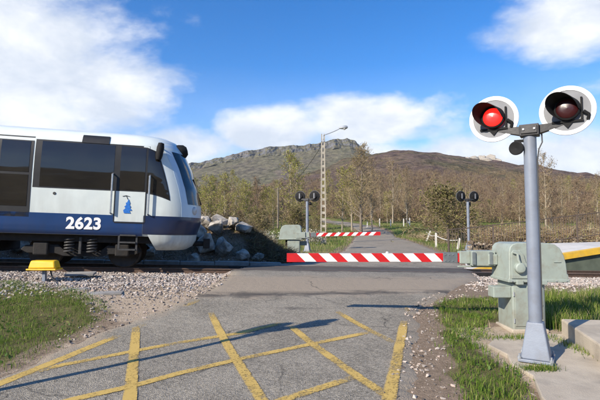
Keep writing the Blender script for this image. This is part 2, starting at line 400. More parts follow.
def in_poly(x, y, poly):
    x = np.asarray(x); y = np.asarray(y); c = np.zeros(x.shape, bool); n = len(poly)
    for i in range(n):
        x1, y1 = poly[i]; x2, y2 = poly[i - 1]
        cond = ((y1 > y) != (y2 > y)) & (x < (x2 - x1) * (y - y1) / (y2 - y1 + 1e-12) + x1)
        c ^= cond
    return c
GRASS_L = [(-7.4, 9.0), (-6.0, 9.05), (-4.6, 8.55), (-3.5, 7.6), (-3.15, 6.9), (-3.2, 6.1), (-3.25, 5.3), (-3.5, 4.0), (-4.2, 1), (-14, 1), (-14, 8)]
GRASS_R = [(2.5, 8.5), (2.05, 6.5), (1.72, 5.2), (1.45, 4.0), (.6, 1.5), (.2, 0), (1.0, 0), (1.75, 3.0), (2.0, 4.0), (2.22, 4.75), (2.25, 5.6), (2.55, 6.4), (3.0, 7.1), (4.1, 7.0), (7, 6.8), (14, 9), (14, 10.9), (4.2, 9.3), (3.3, 9.1)]
GRASS_B = [(3.75, 6.5), (6, 6.0), (14, 6), (14, 11.2), (5.2, 9.4), (3.9, 7.4)]

def build_ground():
    xs = np.unique(np.concatenate([np.arange(-12, 16.01, .22), -12 - np.cumsum(np.geomspace(.3, 90, 34)), 16 + np.cumsum(np.geomspace(.3, 90, 34)), ]))
    ys = np.unique(np.concatenate([np.arange(-4, 24.01, .22), -4 - np.cumsum(np.geomspace(.3, 60, 22)), 24 + np.cumsum(np.geomspace(.3, 120, 60))]))
    X, Y = np.meshgrid(xs, ys); Z = ground_z(X, Y)
    nx, ny = len(xs), len(ys)
    i = np.arange(nx * ny).reshape(ny, nx)
    F = np.stack([i[:-1, :-1], i[:-1, 1:], i[1:, 1:], i[1:, :-1]], -1).reshape(-1, 4)
    o = np_mesh('ground', np.stack([X, Y, Z], -1).reshape(-1, 3), F, 'ground_soil', smooth=True)
    x, y = X.ravel(), Y.ravel(); s, n = sn(x, y)
    rd = road_dist(x, y)
    g = (in_poly(x, y, GRASS_L) | in_poly(x, y, GRASS_R) | in_poly(x, y, GRASS_B)).astype(float)
    g = np.maximum(g, ((y < 6) & ((x < -5) | (x > 5))).astype(float))
    mead = (sm((y - 19) / 4) * sm((rd - .2) / .8)).astype(float) * .9
    mead = np.maximum(mead, ((n > 3) & (s < -4)).astype(float) * .5)
    sand = np.clip(1 - np.abs(n + 3.9) / 1.5, 0, 1) * (x < -1.2) * (x > -9) + np.clip(1 - np.abs(rd - .15) / .5, 0, 1) * np.where(x > 0, .30, .55) * (y < 12)
    sand = sand * (1 - g)
    sand = np.maximum(sand, ((x > 2.2) & (x < 4.2) & (y > 3.2) & (y < 6.9)) * .75)
    for nm, v in (('grass', g), ('meadow', mead), ('sand', np.clip(sand, 0, 1))):
        a = o.data.attributes.new(nm, 'FLOAT', 'POINT'); a.data.foreach_set('value', np.asarray(v, np.float32))
    tag(o, kind='structure')
build_ground()

# ------------------------------------------------------------------ hill and far mountain
def hill_mat(name, cols, rock, rocklo, rockhi, scale):
    m = bpy.data.materials.new(name); m.use_nodes = True; nt = m.node_tree; N = nt.nodes.new; L = nt.links.new
    b = nt.nodes['Principled BSDF']; b.inputs['Roughness'].default_value = 1; b.inputs['Specular IOR Level'].default_value = .05
    tc = N('ShaderNodeTexCoord'); g = N('ShaderNodeNewGeometry')
    def noise(sc, det=9, d=.3):
        n = N('ShaderNodeTexNoise'); n.inputs['Scale'].default_value = sc; n.inputs['Detail'].default_value = det
        n.inputs['Roughness'].default_value = .66; n.inputs['Distortion'].default_value = d
        L(tc.outputs['Object'], n.inputs['Vector']); return n.outputs['Fac']
    def ramp(f, stops):
        r = N('ShaderNodeValToRGB'); e = r.color_ramp.elements
        e[0].position, e[0].color = stops[0][0], (*stops[0][1], 1); e[1].position, e[1].color = stops[-1][0], (*stops[-1][1], 1)
        for p, c in stops[1:-1]: k = e.new(p); k.color = (*c, 1)
        L(f, r.inputs['Fac']); return r.outputs['Color']
    base = ramp(noise(scale), cols)
    spk = ramp(noise(scale * 14, 4), [(.36, (.38, .38, .40)), (.66, (1.45, 1.42, 1.35))])
    mu = N('ShaderNodeMix'); mu.data_type = 'RGBA'; mu.blend_type = 'MULTIPLY'; mu.inputs['Factor'].default_value = .8
    L(base, mu.inputs['A']); L(spk, mu.inputs['B'])
    sp = N('ShaderNodeSeparateXYZ'); L(g.outputs['True Normal'], sp.inputs[0])
    r = N('ShaderNodeMapRange'); r.inputs['From Min'].default_value = rocklo; r.inputs['From Max'].default_value = rockhi
    ad = N('ShaderNodeMath'); ad.operation = 'MULTIPLY_ADD'; ad.inputs[1].default_value = .25
    L(noise(scale * 6), ad.inputs[0]); L(sp.outputs['Z'], ad.inputs[2]); L(ad.outputs[0], r.inputs['Value'])
    rc = ramp(noise(scale * 10, 6), [(.3, tuple(v * .45 for v in rock)), (.7, rock)])
    mx = N('ShaderNodeMix'); mx.data_type = 'RGBA'; L(r.outputs[0], mx.inputs['Factor']); L(rc, mx.inputs['A']); L(mu.outputs['Result'], mx.inputs['B'])
    L(mx.outputs['Result'], b.inputs['Base Color'])
    bp = N('ShaderNodeBump'); bp.inputs['Strength'].default_value = .9; bp.inputs['Distance'].default_value = 5.0
    L(noise(scale * 9, 6), bp.inputs['Height']); L(bp.outputs[0], b.inputs['Normal'])
    MATS[name] = m
hill_mat('hill_heather', [(.34, (.09, .068, .06)), (.46, (.125, .09, .078)), (.54, (.135, .105, .075)), (.62, (.105, .095, .055)), (.7, (.085, .066, .06))], (.42, .40, .37), .62, .80, .012)
hill_mat('mountain_grass', [(.34, (.10, .088, .07)), (.45, (.13, .118, .08)), (.55, (.115, .11, .068)), (.63, (.145, .122, .095)), (.72, (.10, .084, .075))], (.17, .17, .18), .60, .84, .006)

def fbm(P, oct=5):
    return mnoise.fractal(Vector(P), 0.9, 2.1, oct, noise_basis='PERLIN_ORIGINAL')

# crest given as (x, z) in metres at the crest line
HC = .06
def crest_pts(pix, Yc): return [((px - 300) / 450 * Yc * 1.002, 1.5 + (227 - py) / 450 * Yc) for px, py in pix]
HILL_Y = 430.0; MT_Y = 1050.0
HILL = crest_pts([(-500, 190), (-200, 205), (60, 213), (200, 200), (270, 182), (325, 166), (350, 154), (375, 149.5), (400, 148), (430, 151), (460, 156), (490, 161), (520, 166), (560, 172), (600, 180), (700, 190), (900, 185), (1200, 200)], HILL_Y)
MOUNT = crest_pts([(-700, 205), (-300, 190), (0, 175), (120, 168), (185, 163), (200, 161), (215, 157), (240, 152), (275, 147), (300, 145), (320, 142), (335, 138), (348, 136.5), (356, 141), (366, 152), (400, 165), (500, 185), (800, 200), (1200, 205)], MT_Y)
def hill_z(x, y):
    cz = np.interp(x * HILL_Y / np.maximum(y, 150) * .5 + x * .5, [p[0] for p in HILL], [p[1] for p in HILL])
    t = (y - 92) / (HILL_Y - 92)
    up = 4.0 + (cz - 4.0) * np.clip(t, 0, 1) ** 1.22
    dn = cz - np.maximum(y - HILL_Y, 0) * .22
    return np.where(t < 1, up, dn)
def build_hill():
    xs = np.concatenate([np.linspace(-900, -140, 36)[:-1], np.linspace(-140, 420, 190), np.linspace(420, 1100, 40)[1:]])
    ys = np.concatenate([np.linspace(92, 300, 60)[:-1], np.linspace(300, 440, 60), np.linspace(445, 760, 18)])
    X, Y = np.meshgrid(xs, ys); Z = hill_z(X, Y)
    V = np.stack([X, Y, Z], -1).reshape(-1, 3)
    for i, (x, y, z) in enumerate(V):
        k = min(1, max(0, (y - 95) / 120))
        V[i, 2] += k * (6.5 * fbm((x * .008, y * .008, 3.3), 6) + 2.6 * fbm((x * .028, y * .02, 5.1), 4) + .9 * fbm((x * .06, y * .06, 9.1), 3))
    nx, ny = len(xs), len(ys); i = np.arange(nx * ny).reshape(ny, nx)
    F = np.stack([i[:-1, :-1], i[:-1, 1:], i[1:, 1:], i[1:, :-1]], -1).reshape(-1, 4)
    tag(np_mesh('hill', V, F, 'hill_heather', smooth=True), kind='structure')
def build_mountain():
    xs = np.concatenate([np.linspace(-3000, -420, 50)[:-1], np.linspace(-420, 260, 300), np.linspace(260, 2600, 50)[1:]])
    tt = np.concatenate([np.linspace(0, .90, 50)[:-1], np.linspace(.90, 1.0, 34), np.linspace(1.02, 1.6, 14)])
    y0 = 560.0
    V = []
    for t in tt:
        for x in xs:
            cz = np.interp(x, [p[0] for p in MOUNT], [p[1] for p in MOUNT])
            y = y0 + (MT_Y - y0) * t
            cliff = 10.0 * (1 if -360 < x < 150 else .3)
            if t <= 1:
                z = 6 + (cz - cliff - 6) * t ** 1.15
                k = min(1, max(0, (t - .945) / .02)); z += cliff * .55 * k * k * (3 - 2 * k)
                k = min(1, max(0, (t - .975) / .012)); z += cliff * .45 * k * k * (3 - 2 * k)
            else: z = cz - (t - 1) * 160
            n = fbm((x * .004, y * .004, 1.3), 6) * 9 * min(1, t * 3)
            j = fbm((x * .05, y * .02, 7.7), 5) * (2.4 if .93 < t < 1.04 else 1.2)
            y2 = y + (fbm((x * .045, 2.2, z * .03), 4) * 14 if t > .9 else 0)
            V.append((x, y2, z + n * .6 + j))
    nx, ny = len(xs), len(tt); i = np.arange(nx * ny).reshape(ny, nx)
    F = np.stack([i[:-1, :-1], i[:-1, 1:], i[1:, 1:], i[1:, :-1]], -1).reshape(-1, 4)
    tag(np_mesh('mountain', V, F, 'mountain_grass', smooth=False), kind='structure')
build_hill(); build_mountain()

# ------------------------------------------------------------------ road
def asphalt_mat():
    m = bpy.data.materials.new('asphalt'); m.use_nodes = True; nt = m.node_tree; N = nt.nodes.new; L = nt.links.new
    b = nt.nodes['Principled BSDF']; b.inputs['Roughness'].default_value = .88; b.inputs['Specular IOR Level'].default_value = .3
    tc = N('ShaderNodeTexCoord'); O = tc.outputs['Object']
    def noise(sc, det=8, r=.6, d=0.0):
        n = N('ShaderNodeTexNoise'); n.inputs['Scale'].default_value = sc; n.inputs['Detail'].default_value = det
        n.inputs['Roughness'].default_value = r; n.inputs['Distortion'].default_value = d; L(O, n.inputs['Vector']); return n.outputs['Fac']
    def rng(v, lo, hi, a=0.0, b_=1.0):
        r = N('ShaderNodeMapRange'); r.inputs['From Min'].default_value = lo; r.inputs['From Max'].default_value = hi
        r.inputs['To Min'].default_value = a; r.inputs['To Max'].default_value = b_; L(v, r.inputs['Value']); return r.outputs[0]
    def mix(f, a, b_, bt='MIX'):
        x = N('ShaderNodeMix'); x.data_type = 'RGBA'; x.blend_type = bt
        if isinstance(f, float): x.inputs['Factor'].default_value = f
        else: L(f, x.inputs['Factor'])
        for k, v in (('A', a), ('B', b_)):
            if isinstance(v, tuple): x.inputs[k].default_value = (*v, 1)
            else: L(v, x.inputs[k])
        return x.outputs['Result']
    def math2(op, a, b_):
        x = N('ShaderNodeMath'); x.operation = op; x.use_clamp = True
        for i, v in enumerate((a, b_)):
            if isinstance(v, float): x.inputs[i].default_value = v
            else: L(v, x.inputs[i])
        return x.outputs[0]
    def att(nm): a = N('ShaderNodeAttribute'); a.attribute_name = nm; return a.outputs['Fac']
    vor = N('ShaderNodeTexVoronoi'); vor.inputs['Scale'].default_value = 75; L(O, vor.inputs['Vector'])
    sepc = N('ShaderNodeSeparateColor'); L(vor.outputs['Color'], sepc.inputs[0])
    agg = mix(rng(sepc.outputs[0], .15, .95), (.090, .080, .062), (.44, .395, .315))
    big = mix(rng(noise(.9, 9, .68, .5), .38, .62), (.155, .138, .108), (.30, .268, .212))
    c = mix(.52, big, agg)
    # tan dust, old dark tar patches near the track, wheel rubber on the crossing
    dust = math2('MULTIPLY', rng(math2('ADD', att('dust'), math2('SUBTRACT', noise(2.2, 9, .65, .6), .35)), .45, .72), .85)
    c = mix(dust, c, (.30, .245, .18))
    tar = math2('MULTIPLY', rng(math2('ADD', att('tar'), math2('SUBTRACT', noise(1.5, 9, .65, .8), .42)), .46, .66), .78)
    c = mix(tar, c, (.050, .046, .043))
    v2 = N('ShaderNodeTexVoronoi'); v2.feature = 'DISTANCE_TO_EDGE'; v2.inputs['Scale'].default_value = .55
    wv = N('ShaderNodeTexNoise'); wv.inputs['Scale'].default_value = 2.5; wv.inputs['Detail'].default_value = 6; L(O, wv.inputs['Vector'])
    va = N('ShaderNodeVectorMath'); va.operation = 'MULTIPLY_ADD'; va.inputs[1].default_value = (.5, .5, .5); L(wv.outputs['Color'], va.inputs[0]); L(O, va.inputs[2])
    L(va.outputs[0], v2.inputs['Vector'])
    crack = math2('MULTIPLY', rng(v2.outputs['Distance'], .0, .012, 1.0, 0.0), rng(noise(.8, 3), .45, .6))
    c = mix(math2('MULTIPLY', crack, .75), c, (.03, .028, .026))
    st = N('ShaderNodeMapping'); st.inputs['Rotation'].default_value = (0, 0, -.21); st.inputs['Scale'].default_value = (.35, 4.0, 1); L(O, st.inputs['Vector'])
    ns = N('ShaderNodeTexNoise'); ns.inputs['Scale'].default_value = 1.4; ns.inputs['Detail'].default_value = 7; L(st.outputs[0], ns.inputs['Vector'])
    streak = math2('MULTIPLY', rng(ns.outputs['Fac'], .48, .62), rng(att('tar'), .15, .6))
    c = mix(math2('MULTIPLY', streak, .6), c, (.06, .052, .045))
    L(c, b.inputs['Base Color'])
    bp = N('ShaderNodeBump'); bp.inputs['Strength'].default_value = .55; bp.inputs['Distance'].default_value = .012
    L(vor.outputs['Distance'], bp.inputs['Height'])
    bp2 = N('ShaderNodeBump'); bp2.inputs['Strength'].default_value = .5; bp2.inputs['Distance'].default_value = .03
    L(noise(7, 6), bp2.inputs['Height']); L(bp.outputs[0], bp2.inputs['Normal']); L(bp2.outputs[0], b.inputs['Normal'])
    MATS['asphalt'] = m
asphalt_mat()

def build_road():
    rows = []
    for k in range(len(ROAD) - 1):
        (a, b), (c, d) = ROAD[k], ROAD[k + 1]
        n = 24 if k < 13 else 6
        for j in range(n):
            t = j / n; rows.append(((a[0] + (c[0] - a[0]) * t, a[1] + (c[1] - a[1]) * t), (b[0] + (d[0] - b[0]) * t, b[1] + (d[1] - b[1]) * t)))
    rows.append(ROAD[-1])
    nc = 22; V = []
    for (l, r) in rows:
        wl = .04 * math.sin(l[1] * 3.1) + .03 * math.sin(l[1] * 7.7 + 1) + .025 * mnoise.noise((l[1] * 9, 1, 0))
        wr = .05 * math.sin(r[1] * 2.7 + 2) + .03 * math.sin(r[1] * 8.3) + .06 * mnoise.noise((r[1] * 9, 5, 0))
        for c in range(-1, nc + 2):
            t = min(1, max(0, c / nc)); x = l[0] + wl + (r[0] + wr - l[0] - wl) * t; y = l[1] + (r[1] - l[1]) * t
            z = float(road_z(x, y)) + .004
            if c < 0: x -= .10; z -= .05
            if c > nc: x += .12; z -= .05
            V.append((x, y, z))
    w = nc + 3; i = np.arange(len(rows) * w).reshape(len(rows), w)
    F = np.stack([i[:-1, :-1], i[:-1, 1:], i[1:, 1:], i[1:, :-1]], -1).reshape(-1, 4)
    o = np_mesh('road', V, F, 'asphalt', smooth=True)
    V = np.array(V); x, y = V[:, 0], V[:, 1]; s, n = sn(x, y); rd = road_dist(x, y)
    dust = np.clip(1 - np.abs(n + 3.0) / 1.9, 0, 1) * .95
    dust = np.maximum(dust, np.clip(1 + rd / .45, 0, 1) * .55 * (n < -1))
    dust = np.maximum(dust, .36 * (n > 2))
    tar = np.clip(1.5 - np.abs(n) / 1.0, 0, 1) * .72 + np.clip(1 - np.abs(n + 3.9) / .6, 0, 1) * .55 + np.clip(1 - np.abs(n + 1.9) / .35, 0, 1) * .35 + np.clip(1 - np.hypot((x + .1) / 1.0, (y - 7.8) / .35), 0, 1) * .5
    for nm, v in (('dust', dust), ('tar', tar)):
        a = o.data.attributes.new(nm, 'FLOAT', 'POINT'); a.data.foreach_set('value', np.asarray(v, np.float32))
    tag(o, kind='structure')
build_road()

def paint_mat():
    m = bpy.data.materials.new('yellow_paint'); m.use_nodes = True; nt = m.node_tree; N = nt.nodes.new; L = nt.links.new
    b = nt.nodes['Principled BSDF']; b.inputs['Roughness'].default_value = .75; out = nt.nodes['Material Output']
    tc = N('ShaderNodeTexCoord')
    n1 = N('ShaderNodeTexNoise'); n1.inputs['Scale'].default_value = 42; n1.inputs['Detail'].default_value = 8; n1.inputs['Roughness'].default_value = .7
    n2 = N('ShaderNodeTexNoise'); n2.inputs['Scale'].default_value = 2.3; n2.inputs['Detail'].default_value = 5
    for n in (n1, n2): L(tc.outputs['Object'], n.inputs['Vector'])
    ad = N('ShaderNodeMath'); ad.operation = 'MULTIPLY_ADD'; ad.inputs[1].default_value = .55; L(n2.outputs['Fac'], ad.inputs[0]); L(n1.outputs['Fac'], ad.inputs[2])
    at = N('ShaderNodeAttribute'); at.attribute_name = 'val'
    a2 = N('ShaderNodeMath'); a2.operation = 'ADD'; L(ad.outputs[0], a2.inputs[0]); L(at.outputs['Fac'], a2.inputs[1])
    r = N('ShaderNodeMapRange'); r.inputs['From Min'].default_value = .75; r.inputs['From Max'].default_value = .95; L(a2.outputs[0], r.inputs['Value'])
    mx = N('ShaderNodeMix'); mx.data_type = 'RGBA'; mx.inputs['A'].default_value = (.56, .385, .095, 1); mx.inputs['B'].default_value = (.44, .30, .085, 1)
    L(n1.outputs['Fac'], mx.inputs['Factor']); L(mx.outputs['Result'], b.inputs['Base Color'])
    tr = N('ShaderNodeBsdfTransparent'); ms = N('ShaderNodeMixShader'); inv = N('ShaderNodeMath'); inv.operation = 'SUBTRACT'; inv.inputs[0].default_value = 1.0
    L(r.outputs[0], ms.inputs['Fac']); L(b.outputs[0], ms.inputs[1]); L(tr.outputs[0], ms.inputs[2]); L(ms.outputs[0], out.inputs['Surface'])
    MATS['yellow_paint'] = m
paint_mat()

PAINT_N = [0]
def paint_line(pts, w, wear=0.0):
    PAINT_N[0] += 1; lift = .0065 + .0007 * PAINT_N[0]
    V = []; vals = []
    dense = []
    for (a, b) in zip(pts[:-1], pts[1:]):
        n = max(2, int(math.dist(a, b) / .12))
        for j in range(n): dense.append((a[0] + (b[0] - a[0]) * j / n, a[1] + (b[1] - a[1]) * j / n))
    dense.append(pts[-1])
    for i, p in enumerate(dense):
        q0 = dense[max(0, i - 1)]; q1 = dense[min(len(dense) - 1, i + 1)]
        tx, ty = q1[0] - q0[0], q1[1] - q0[1]; l = math.hypot(tx, ty); nx, ny = -ty / l, tx / l
        for k in (-1, -.7, 0, .7, 1):
            x, y = p[0] + nx * w * .54 * k, p[1] + ny * w * .54 * k
            V.append((x, y, float(road_z(x, y)) + lift)); vals.append(wear + .20 * max(0, 1 - min(i, len(dense) - 1 - i) / 4.0) ** 1.5 + (.13 if abs(k) == 1 else 0))
    i = np.arange(len(V)).reshape(-1, 5)
    F = np.stack([i[:-1, :-1], i[:-1, 1:], i[1:, 1:], i[1:, :-1]], -1).reshape(-1, 4)
    o = np_mesh('road_marking', V, F, 'yellow_paint', val=vals); tag(o, kind='structure')
for pts, w, wear in [
    ([(-3.3, 2.6), (-2.87, 4.4), (-2.77, 4.89), (-2.62, 5.53), (-2.44, 6.14)], .13, -.03), ([(-2.36, 6.35), (-2.2, 6.9)], .12, .05), ([(-2.0, 7.6), (-1.78, 8.2)], .12, .06),
    ([(-2.80, 4.58), (-2.59, 4.96), (-2.05, 5.45), (-1.54, 5.87), (-.83, 6.33), (-.18, 6.96)], .11, .02),
    ([(-2.7, 3.2), (-1.95, 4.01), (-1.55, 4.35), (-1.23, 4.7), (-.65, 5.22), (.19, 5.87), (1.11, 6.53)], .11, -.03),
    ([(-1.4, 2.8), (-.12, 4.01), (.58, 4.61)], .11, -.03),
    ([(-2.36, 6.58), (-1.48, 4.01), (-1.1, 2.8)], .11, -.03), ([(-1.44, 7.37), (-.34, 4.01), (.1, 2.7)], .11, -.03),
    ([(-.18, 6.85), (.59, 4.55), (.79, 4.01)], .11, -.01), ([(.62, 7.62), (1.23, 5.87)], .11, .0),
    ([(1.62, 7.1), (1.52, 6.74), (.79, 4.07), (.5, 3.0)], .12, .0), ([(1.93, 8.2), (1.78, 7.5)], .10, .07)]:
    paint_line(pts, w, wear)

def add_grime(name, z0, z1, c, amt):
    """brake dust and road film on the lower part of a painted body, streaked"""
    m = MATS[name]; nt = m.node_tree; N = nt.nodes.new; L = nt.links.new; b = nt.nodes['Principled BSDF']
    src = b.inputs['Base Color'].links[0].from_socket
    tc = N('ShaderNodeTexCoord'); sp = N('ShaderNodeSeparateXYZ'); L(tc.outputs['Object'], sp.inputs[0])
    r = N('ShaderNodeMapRange'); r.inputs['From Min'].default_value = z1; r.inputs['From Max'].default_value = z0; r.inputs['To Max'].default_value = amt; L(sp.outputs['Z'], r.inputs['Value'])
    mp = N('ShaderNodeMapping'); mp.inputs['Scale'].default_value = (5, 5, .7); n = N('ShaderNodeTexNoise'); n.inputs['Scale'].default_value = 2; n.inputs['Detail'].default_value = 6
    L(tc.outputs['Object'], mp.inputs['Vector']); L(mp.outputs[0], n.inputs['Vector'])
    mu = N('ShaderNodeMath'); mu.operation = 'MULTIPLY'; mu.use_clamp = True; L(r.outputs[0], mu.inputs[0]); L(n.outputs['Fac'], mu.inputs[1])
    mx = N('ShaderNodeMix'); mx.data_type = 'RGBA'; mx.inputs['B'].default_value = (*c, 1); L(mu.outputs[0], mx.inputs['Factor']); L(src, mx.inputs['A']); L(mx.outputs['Result'], b.inputs['Base Color'])
add_grime('body_white', .4, 2.1, (.20, .17, .13), .75)
add_grime('body_blue', .7, 1.4, (.07, .06, .055), .5)
add_grime('body_navy', .7, 1.4, (.06, .05, .045), .45)
add_grime('cabinet_green', -.05, .5, (.16, .125, .08), .8)
# ------------------------------------------------------------------ railway track
def build_track():
    root = empty('railway_track', (*from_sn(0, 0), RAIL0), (0, GRADE, YAW)); tag(root, kind='structure')
    prof = [(-.06, -.14), (.06, -.14), (.06, -.125), (.012, -.11), (.012, -.04), (.034, -.03), (.034, -.004), (.028, 0), (-.028, 0), (-.034, -.004), (-.034, -.03), (-.012, -.04), (-.012, -.11), (-.06, -.125)]
    for sgn in (-1, 1):
        m = MB(); n = len(prof)
        vv = [(-22, sgn * .535 + a, b + .012) for a, b in prof] + [(24, sgn * .535 + a, b + .012) for a, b in prof]
        for i in range(n): m.add([vv[i], vv[(i + 1) % n], vv[(i + 1) % n + n], vv[i + n]], [(0, 1, 2, 3)], 1 if i in (7,) else 0)
        m.build('rail', ['rail_rust', 'rail_top'], root)
    for sgn in (-1, 1):      # rubber flangeway strips in the crossing
        for q in (-1, 1):
            m = MB(); cy = sgn * .535 + q * .075; m.box((1.2, cy - .035, -.1), (9.2, cy + .035, -.002)); m.build('flangeway_strip', 'under_black', root)
    base = MB().box((-.12, -1.0, -.27), (.12, 1.0, -.125)).build('sleeper', 'sleeper_concrete', root, bevel=.02)
    k = 0; first = True
    for i in range(-34, 40):
        s = i * .6
        if 1.3 < s < 9.0: continue
        o = base if first else base.copy()
        if not first: col.objects.link(o)
        first = False; o.location = (s, 0, 0)
build_track()

# ------------------------------------------------------------------ stones
def hull_template(rng, n=9, flat=.7):
    bm = bmesh.new(); 
    for _ in range(n):
        v = rng.normal(size=3); v /= np.linalg.norm(v); bm.verts.new((v[0], v[1] * .85, v[2] * flat))
    bmesh.ops.convex_hull(bm, input=bm.verts); bmesh.ops.delete(bm, geom=[v for v in bm.verts if not v.link_faces], context='VERTS')
    bmesh.ops.triangulate(bm, faces=bm.faces); bm.verts.index_update()
    V = np.array([v.co[:] for v in bm.verts]); F = np.array([[v.index for v in f.verts] for f in bm.faces]); bm.free(); return V, F
TEMPL = [hull_template(RNG) for _ in range(14)]
def scatter_stones(name, P, size, label=None, valbias=0.0, sink=.25, material='stones'):
    """P (n,3) points; size (n,)"""
    Vs, Fs, Cs = [], [], []; off = 0
    which = RNG.integers(0, len(TEMPL), len(P))
    for t, (tv, tf) in enumerate(TEMPL):
        idx = np.nonzero(which == t)[0]
        if len(idx) == 0: continue
        n = len(idx); a = RNG.uniform(0, 2 * PI, n); tl = RNG.normal(0, .5, n)
        ca, sa, ct, st = np.cos(a), np.sin(a), np.cos(tl), np.sin(tl)
        v = tv[None] * size[idx, None, None] * .5 * RNG.uniform(.7, 1.3, (n, 1, 3))
        y = v[..., 1] * ct[:, None] - v[..., 2] * st[:, None]; z = v[..., 1] * st[:, None] + v[..., 2] * ct[:, None]
        x = v[..., 0] * ca[:, None] - y * sa[:, None]; y2 = v[..., 0] * sa[:, None] + y * ca[:, None]
        W = np.stack([x, y2, z + (size[idx] * (.35 - sink))[:, None]], -1) + P[idx][:, None, :]
        F = (tf[None] + (np.arange(n) * len(tv))[:, None, None]).reshape(-1, 3) + off
        Vs.append(W.reshape(-1, 3)); Fs.append(F); Cs.append(np.repeat(np.clip(RNG.beta(2, 2, n) + valbias, 0, 1), len(tv))); off += n * len(tv)
    o = np_mesh(name, np.concatenate(Vs), np.concatenate(Fs), material, val=np.concatenate(Cs))
    if label: tag(o, label, name.split('_')[0])
    tag(o, kind='stuff'); return o
def ballast_z(s, n):
    prof = np.interp(n, [-4.0, -3.0, -1.6, -1.2, -.62, .62, 1.2, 1.6, 2.6], [-.42, -.26, -.15, -.13, -.12, -.12, -.13, -.16, -.36])
    return rail(s) + prof
def build_ballast():
    def strip(s0, s1):
        ss = np.arange(s0, s1 + .01, .3); nn = np.array([-3.9, -3.0, -2.2, -1.6, -1.2, -.62, 0, .62, 1.2, 1.6, 2.6])
        S, Nn = np.meshgrid(ss, nn, indexing='ij'); X, Y = from_sn(S, Nn); Z = ballast_z(S, Nn) - .03 + .02 * wob(X, Y, 5, 1)
        Z = np.where(Nn < -3, np.minimum(Z, ground_z(X, Y) - .05), Z); 
        return X, Y, Z
    V = []; F = []; off = 0
    for a, b in ((-22, .9), (9.0, 22)):
        X, Y, Z = strip(a, b); n0, n1 = X.shape; i = np.arange(n0 * n1).reshape(n0, n1) + off
        V.append(np.stack([X, Y, Z], -1).reshape(-1, 3)); F.append(np.stack([i[:-1, :-1], i[:-1, 1:], i[1:, 1:], i[1:, :-1]], -1).reshape(-1, 4)); off += n0 * n1
    V = np.concatenate(V); o = np_mesh('ballast_bed', V, np.concatenate(F), 'stones', val=np.full(len(V), .22)); tag(o, kind='structure')
    n = 60000
    s = RNG.uniform(-11, 17, n); nn = np.where(RNG.random(n) < .75, RNG.uniform(-3.9, -.45, n), RNG.uniform(-.45, 2.5, n))
    x, y = from_sn(s, nn); rd = road_dist(x, y)
    keep = (rd > .06 + .5 * RNG.random(n) * (nn < -1.5)) & (np.abs(np.abs(nn) - .535) > .07)
    keep &= ~((nn < -3.1) & (RNG.random(n) < .5 + (-nn - 3.1) * .45 + .4 * wob(x, y, 2.0, 3.0)))
    x, y, s, nn = x[keep], y[keep], s[keep], nn[keep]
    z = np.maximum(ballast_z(s, nn), ground_z(x, y)) ; sz = RNG.uniform(.035, .08, len(x))
    scatter_stones('ballast', np.stack([x, y, z], -1), sz, 'grey and pinkish crushed stone ballast along the railway track', .07)
    # pebbles on the sandy margin and along the right edge of the road
    n = 9000
    x = RNG.uniform(-6.8, -1.6, n); y = RNG.uniform(5.8, 10.2, n); s, nn = sn(x, y); rd = road_dist(x, y)
    keep = (rd > -.10) & (nn < -2.2) & ~in_poly(x, y, GRASS_L) & (RNG.random(n) < .18 + .8 * np.clip((nn + 5.2) / 2.2, 0, 1))
    x, y = x[keep], y[keep]
    y2 = RNG.uniform(2.8, 9.4, 3800); l, r = road_edges(y2); x2 = r + np.abs(RNG.normal(0, .5, 3800)) - .14
    k2 = (~in_poly(x2, y2, GRASS_R) | (RNG.random(3800) < .12)) & (RNG.random(3800) < .25 + .6 * np.clip(wob(x2, y2, 1.9, 2), 0, 1) + .5 * (y2 > 7.6)); x2, y2 = x2[k2], y2[k2]
    x = np.concatenate([x, x2]); y = np.concatenate([y, y2]); sz = .010 + .055 * RNG.random(len(x)) ** 4.0
    nl = int((x < -1).sum()); sz[x < -1] = .015 + .055 * RNG.random(nl) ** 1.6
    zz = np.maximum(ground_z(x, y), np.where(road_dist(x, y) < 0, road_z(x, y) + .004, -9))
    scatter_stones('gravel', np.stack([x, y, zz], -1), sz, 'loose gravel and pebbles along the crumbling road edges', -.12)
build_ballast()

def leaf_cloud(name, C, size, material, parent=None, label=None, cat=None, kind=None):
    n = len(C); a = RNG.normal(size=(n, 3)); a /= np.linalg.norm(a, axis=1)[:, None]; b = np.cross(a, RNG.normal(size=(n, 3))); b /= np.linalg.norm(b, axis=1)[:, None]
    s = (size * RNG.uniform(.6, 1.4, n))[:, None]
    V = np.stack([C - a * s, C + b * s * .5, C + a * s, C - b * s * .5], 1).reshape(-1, 3); F = np.arange(n * 4).reshape(-1, 4)
    o = np_mesh(name, V, F, material, parent, val=np.repeat(RNG.random(n), 4))
    if label: tag(o, label, cat)
    if kind: tag(o, kind=kind)
    return o
